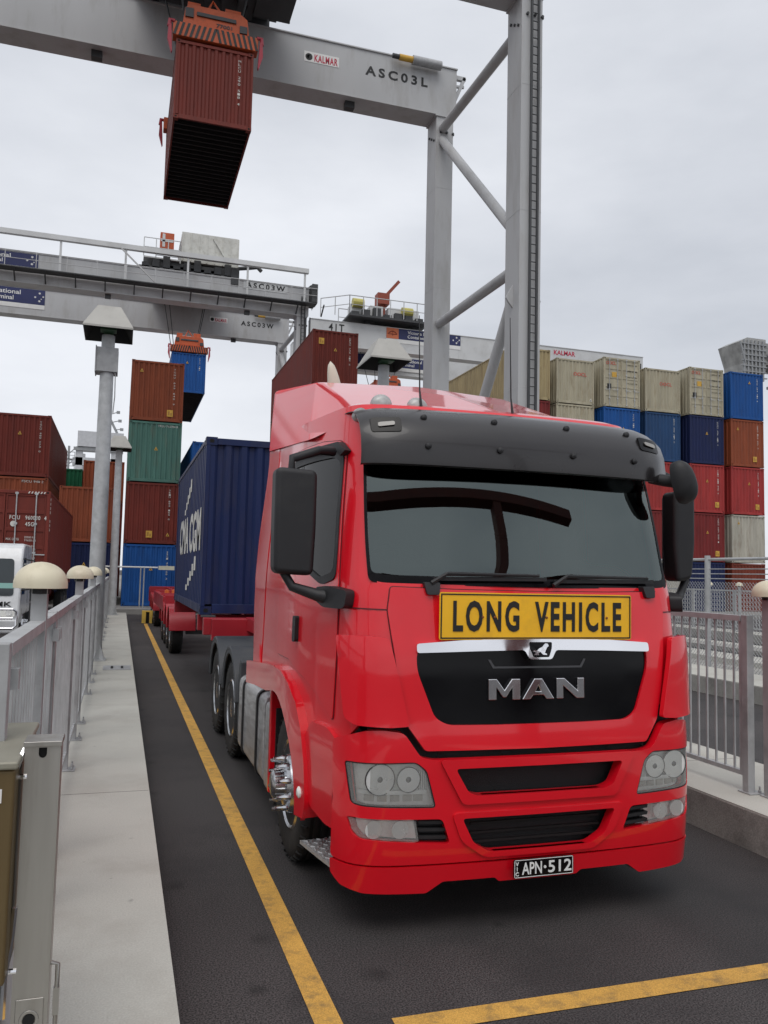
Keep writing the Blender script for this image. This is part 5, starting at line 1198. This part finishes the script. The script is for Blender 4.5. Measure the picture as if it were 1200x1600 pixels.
mb = MB(); railing(mb, [(LX+25.5, -.9, 24.62), (LX+18.0, -.9, 24.62), (LX+15.5, -.6, 24.1)], 1.6, .04, step=1.2); railing(mb, [(LX+18.0, 3.0, 24.62), (LX+25.5, 3.0, 24.62)], 1.6, .04, step=1.2); mb.build('railing', CG, crT)
mb = MB()
for k in range(4): mb.box(LX+18.5+k*1.7, LX+19.7+k*1.7, .2, 1.6, 25.0, 25.9)
split(mb, 'winch_house', CGL, crT)
mb = MB(); mb.lathe([(.4, -.5), (.4, .5), (.0001, .5)], (LX+19.0, .0, 25.9), 'x', 12); mb.lathe([(.4, -.5), (.4, .5), (.0001, .5)], (LX+23.6, 0, 25.6), 'x', 12); split(mb, 'yellow_drum', mat('drum_yellow', (.5, .45, .12), r=.5), crT)
mb = MB(); mb.box(LX+20.9, LX+22.0, .2, 1.2, 26.2, 27.2); mb.bar((LX+21.6, .7, 26.9), (LX+23.0, .7, 28.6), .28, .28); mb.box(LX+21.3, LX+21.7, .5, .9, 24.6, 26.2); mb.build('jib_hoist', mat('jib_rust', (.26, .055, .03), r=.6), crT)
spreader('orange spreader under the 41T crane, half hidden by the lamp hood', 22.3, 69.4, 6.06, 18.3, False)

# ================================================================ quay cranes far behind
QW = mat('quay_crane_white', (.50, .51, .53), r=.6, var=.08)
q1 = thing('quay_crane', 'pale quay crane with machine house seen behind the left lamp post', 'crane', (-4, 130, 0))
mb = MB()
for x_ in (-2.6, 2.4): 
    for y_ in (0, 8): mb.box(x_-.5, x_+.5, y_, y_+1, 0, 20)
mb.box(-3.5, 3.5, 0, 1.2, 17.2, 18.4); mb.box(-3.5, 3.5, 0, 1.2, 13.0, 13.6); mb.build('portal', QW, q1)
mb = MB(); mb.box(-2.9, 3.6, -.5, 6, 20.0, 22.3); mb.build('machine_house', QW, q1)
mb = MB(); mb.bar((.8, 1, 26), (3.4, 1, 21.0), .35, .35); mb.bar((.8, 1, 26), (.9, 1, 27.5), .3, .3)
for k in range(4): mb.bar((1.2+k*.6, .8, 25.2-k*1.1), (2.8+k*.3, .8, 25.8-k*1.3), .12, .12); mb.box(2.4+k*.3, 2.9+k*.3, .7, 1.0, 25.5-k*1.3, 25.9-k*1.3)
mb.build('boom_stay', mat('quay_crane_grey', (.28, .29, .30)), q1)
mb = MB()
for k in range(6):
    z = 10+k*1.6; mb.box(-4.9, -3.2, 0, 1.5, z, z+.12); railing(mb, [(-4.9, 0, z+.1), (-3.2, 0, z+.1)], 1.0, .05, step=.8); mb.bar((-4.8, .1, z), (-3.3, .1, z+1.6), .12, .12)
mb.box(-4.2, -3.9, 0, .4, 4, 20); mb.box(-3.4, 3.5, -.3, 0, 19.4, 19.9); mb.build('stair_tower', mat('quay_crane_grey', (.28, .29, .30)), q1)
q2 = thing('quay_crane', 'grey quay crane machinery at the right edge above the blue container', 'crane', (121.5, 130, 0))
mb = MB()
mb.prism([(-8.4, 49), (-6.5, 50), (-2, 50), (-2, 44), (-3, 41.5), (-6.5, 41), (-7.0, 45)], 'y', 0, 6); mb.box(-2, 20, 0, 6, 45, 49.3); mb.build('trolley_girder', mat('quay_girder', (.32, .32, .31), var=.3, scale=.6), q2)
mb = MB()
for k in range(6): mb.box(-7.5+k*.9, -7.2+k*.9, -.3, 0, 41.5, 49.5)
for k in range(7): mb.box(-8.0, -2, -.35, -.05, 42+k*1.1, 42.2+k*1.1)
mb.bar((-2, -.4, 47), (1.2, -.4, 40.5), .3, .3); mb.bar((-1, -.4, 47), (2.2, -.4, 40.5), .3, .3); mb.box(-2, 20, -.6, 0, 40.0, 40.5); mb.box(0, 20, -.6, 0, 36, 38.2); mb.bar((-8.4, -.3, 49), (-7.2, -.3, 44.8), .25, .25); mb.build('lattice', mat('quay_crane_grey', (.28, .29, .30)), q2)
mb = MB(); railing(mb, [(-1, 0, 49.3), (20, 0, 49.3)], 2.2, .08, step=3); mb.build('railing', QW, q2)
mb = MB()
for y_ in (0, 10): mb.box(16, 18, y_, y_+2, 0, 45)
mb.build('leg', QW, q2)

# ================================================================ trailers behind the tractor
TRED = mat('trailer_red', (.34, .012, .022), r=.40, var=.15, scale=1.5, dirt=(.16, .03, .03), amt=.5, dscale=3)
def red_guard(mb, y, sg):
    pr = [(y-.58*math.cos(R(5+170*k/12)), .50+.60*math.sin(R(5+170*k/12))) for k in range(13)]; pin = [(y+(a-y)*.95, .5+(b-.5)*.95) for a, b in pr]
    mb.prism(pr+pin[::-1], 'x', sg*1.22, sg*.62)
def trailer(label, y0, axles, deck0, deck1, mudz=.0):
    t = thing('container_trailer', label, 'trailer', (TX, y0, 0), 0, 'red skeletal trailers')
    mb = MB()
    for x_ in (-.55, .43): mb.box(x_, x_+.12, deck0, deck1, .98, 1.24)
    mb.build('chassis_rail', TRED, t, bevel=.008)
    mb = MB()
    for y_ in [deck0, deck0+.9, (deck0+deck1)/2, deck1-.25]: mb.box(-1.2, 1.2, y_, y_+.16, 1.05, 1.285)
    split(mb, 'cross_beam', TRED, t, bevel=.008)
    for y_ in axles:
        mb = MB(); mb.box(-.8, .8, y_-.07, y_+.07, .44, .58); mb.build('axle', CGD, t)
        for sg in (-1, 1):
            wheel(t, sg*1.03, y_, sg, False, w=.28)
            mb = MB(); red_guard(mb, y_, sg); mb.build('mudguard', TRED, t, smooth=40, bevel=.012)
    return t
# lead trailer: carries the 20 ft box, its axle group sticks out behind
ld = trailer('red lead trailer carrying the dark blue container', 12.0, [8.2, 9.5, 10.8, 12.1], -.2, 12.6)
mb = MB(); mb.box(-.62, .62, -3.6, -.2, 1.12, 1.30); mb.box(-1.1, 1.1, -.35, -.2, .98, 1.28); mb.bar((-.95, -.3, 1.0), (-.6, -.4, .55), .10, .10); mb.build('gooseneck', TRED, ld, bevel=.01)
for x_ in (-.7, .62):
    mb = MB(); mb.box(x_, x_+.10, .7, .85, .30, 1.0); mb.box(x_-.05, x_+.15, .65, .9, .20, .30); mb.build('landing_leg', CGD, ld)
mb = MB()
for y_ in (-.02, 5.9):
    for sg in (-1, 1): mb.box(sg*1.21, sg*1.02, y_, y_+.18, 1.2855, 1.31)
split(mb, 'twist_lock', CGD, ld)
mb = MB()
for k in range(3): mb.lathe([(.07, 0), (.07, .10), (.0001, .12)], (-1.0+.2*k, 13.2, 1.25), 'z', 10)
mb.box(-1.15, -.4, 13.0, 13.4, 1.05, 1.25); split(mb, 'marker_lamp', mat('amber_lens', (.5, .12, .03), r=.3), ld)
rt = trailer('empty red rear trailer behind the lead trailer', 24.6, [5.2, 6.5, 7.8], -2.4, 9.6)
mb = MB(); mb.box(-1.22, -1.1, -1.8, 4.4, .85, 1.24); mb.box(-1.22, 1.22, 9.5, 9.62, .7, 1.24); mb.build('side_rail', TRED, rt, bevel=.01)
NAVC = cpaint('paint_trailer_navy', (.010, .020, .075), (.05, .045, .05), .35, .45)
PAL['trailernavy'] = NAVC
tcn = container((6.06, 2.591, 'closed'), NAVC, (TX, 12.2, 1.312), 'dark blue container with white lettering on the red trailer', [])
mb = MB(); xs_ = -CWD/2-.0015
def side_text(mb, s, y0, y1, z0, z1, bold=.03):
    """lettering on the left side wall, read from outside: runs towards the camera"""
    vs, fs = text_geo(s, bold, 1.05, 1.)
    mb.add([(xs_+.012-.003*c-.0, y1+(y0-y1)*a, z0+(z1-z0)*b) for a, b, c in vs], [f[::-1] for f in fs])
side_text(mb, 'CMA CGM', .55, 5.0, .93, 1.60); mb.build('logo_lettering', MARKW, tcn)
mb = MB()
for y0, z0, y1, z1, w_ in ((3.95, 1.72, 2.45, 2.22, .24), (3.1, .33, 1.1, .85, .24)):
    n = 5
    for k in range(n):
        a, b = k/n, (k+.72)/n; ww = w_*(.35+.65*abs((k+.5)/n-.0)); mb.box(xs_+.009, xs_+.012, y0+(y1-y0)*a, y0+(y1-y0)*b, z0+(z1-z0)*a-ww/2, z0+(z1-z0)*a+ww/2)
    mb.build('logo_stripe', MARKW, tcn); mb = MB()

# ================================================================ white truck in the left lane
wt = thing('white_truck', 'white cab over truck with bull bar at the left edge, pulling a maroon container', 'truck', (-3.3, 20.6, 0))
WPT = mat('truck_white_paint', (.70, .71, .72), r=.3, coat=.6, var=.05, dirt=(.4, .38, .35), amt=.3)
mb = MB(); sec = [(0, 1.08), (.02, 1.12), (.05, 1.16), (.4, 1.17), (2.1, 1.15)]
P_ = [(.10, .62), (.0, .75), (.0, 1.15), (.22, 2.18), (.36, 2.40), (.6, 2.48), (2.0, 2.48), (2.1, 2.4), (2.1, .8), (.62, .8), (.60, .62)]
mb.prism(P_, 'x', -1.15, 1.15); cabw = mb.build('cab', WPT, wt, bevel=.06, seg=3)
def slope(x, z, o=0): return (x, lerp(z, [.75, 1.15, 2.18], [0, 0, .22])-o-.004, z)
ws_ = lambda a, b, off: slope(a, b, off)
mb = MB(); patch(mb, ws_, rnd([(-1.0, 1.27), (1.0, 1.27), (.96, 2.12), (-.96, 2.12)], .08), (), .012, .02, .15); mb.build('windscreen', mat('dark_window', (.045, .055, .06), r=.08), wt)
mb = MB(); patch(mb, ws_, [(-1.0, 1.44), (1.0, 1.44), (1.0, 1.56), (-1.0, 1.56)], (), .016, .004, .3); mb.build('screen_stripe', mat('teal_stripe', (.22, .42, .38), r=.4), wt)
mb = MB(); mb.text('MK', .62, .98, 1.03, 1.14, -.012, bold=.02, ext=.006); mb.text('HALL' if False else 'M', .35, .55, 1.03, 1.14, -.012, bold=.02, ext=.006) if False else None; mb.build('cab_lettering', BLACK, wt)
mb = MB(); mb.box(-1.14, 1.14, -.12, .10, .42, .74); mb.build('bumper', WPT, wt, bevel=.05, seg=3)
for sg in (-1, 1):
    mb = MB(); mb.prism(rnd([(sg*.66, .80), (sg*1.05, .80), (sg*1.05, .99), (sg*.66, .99)], .03), 'y', -.025, .0); hl = mb.build('headlight', LAMPG, wt); mb = MB(); mb.lathe([(.07, -.045), (.06, -.03), (.02, -.02), (.0001, -.022)], (sg*.93, 0, .895), 'y', 16); mb.build('reflector_bowl', REFL, hl)
    mb = MB(); mb.prism([(.16, 1.30), (.80, 1.30), (.80, 2.15), (.32, 2.15)], 'x', sg*1.152, sg*1.158); mb.build('side_window', mat('dark_window', (.045, .055, .06)), wt)
    mb = MB(); mb.prism(rnd([(sg*1.30, 1.50), (sg*1.52, 1.50), (sg*1.52, 2.02), (sg*1.30, 2.02)], .05), 'y', .02, .10); mb.tube([(sg*1.15, .2, 2.12), (sg*1.40, .08, 2.08), (sg*1.42, .07, 2.0)], .02, 6); mb.tube([(sg*1.15, .12, 1.40), (sg*1.40, .08, 1.44), (sg*1.42, .07, 1.52)], .02, 6); mb.build('side_mirror', BLKP, wt, bevel=.015)
    wheel(wt, sg*.98, 1.05, sg, True, name='front_wheel')
    for y_ in (5.0, 6.3): wheel(wt, sg*.98, y_, sg, False, name='rear_wheel')
mb = MB()
for z_ in (.55, .78, .98): mb.tube([(-1.05, -.30, z_), (1.05, -.30, z_)], .03, 8)
for sg in (-1, 1): mb.tube([(sg*1.05, -.30, .55), (sg*1.12, -.28, .62), (sg*1.12, -.28, .92), (sg*1.05, -.30, .98)], .03, 8); mb.tube([(sg*.6, -.3, .5), (sg*.6, -.3, 1.0)], .025, 8)
mb.build('bull_bar', CHROME, wt, smooth=50)
mb = MB()
for x_ in (-.45, .37): mb.box(x_, x_+.08, .7, 18.2, .80, 1.08)
mb.box(-1.15, 1.15, 6.0, 6.2, .95, 1.30); mb.box(-1.15, 1.15, 17.6, 17.8, .95, 1.30); mb.box(-1.0, 1.0, 2.2, 2.5, .5, 1.2); mb.box(.55, 1.1, 2.6, 4.0, .4, 1.0); mb.build('chassis', CGD, wt)
for sg in (-1, 1):
    for y_ in (15.0, 16.3, 17.6): wheel(wt, sg*.98, y_, sg, False, name='trailer_wheel')
mb = MB(); mb.box(-1.2, 1.2, 5.85, 5.88, .35, .95); mb.build('mud_flap', BLKP, wt)
fc = container(HC40D, 'maroon', (-3.3, 26.4, 1.31), 'maroon container with door bars and white codes behind the white truck')
mb = MB()
Y_ = .016
mb.text('FCIU', .13, .41, 2.02, 2.14, Y_, bold=.012, ext=.004, sp=1.15); mb.text('960030', .56, .97, 2.02, 2.14, Y_, bold=.012, ext=.004, sp=1.15); mb.text('4', 1.08, 1.14, 2.02, 2.14, -.004, bold=.012, ext=.004); mb.text('45G1', .56, .86, 1.83, 1.95, Y_, bold=.012, ext=.004, sp=1.1)
mb.lathe([(.085, Y_), (.085, Y_-.004), (.0001, Y_-.004)], (.24, 0, 1.89), 'y', 18)
for i, (a, b) in enumerate((('32500 KG', '71650 LB'), ('3700 KG', '8160 LB'), ('28800 KG', '63490 LB'), ('76.4 CU.M', '2700 CU.FT'))):
    z_ = 1.38-i*.26; mb.text(a, .56, .86, z_+.09, z_+.15, Y_, ext=.003); mb.text(b, .56, .88, z_, z_+.06, Y_, ext=.003)
for i, s in enumerate(('MAX. GROSS', 'TARE', 'NET')): mb.text(s, .06, .06+.035*len(s), 1.40-i*.30, 1.47-i*.30, Y_, ext=.003)
for k in range(6): mb.prism([(.60+k*.085, 2.80), (.635+k*.085, 2.80), (.665+k*.085, 2.86), (.63+k*.085, 2.86)], 'y', -.006, -.002)
mb.build('code_lettering', MARKW, fc)
mb = MB()
for i, s in enumerate('FCIU 960'): 
    if s != ' ': mb.box(CWD/2-.012, CWD/2+.001, .30, .36, 2.62-i*.13, 2.70-i*.13)
mb.build('side_lettering', MARKW, fc)
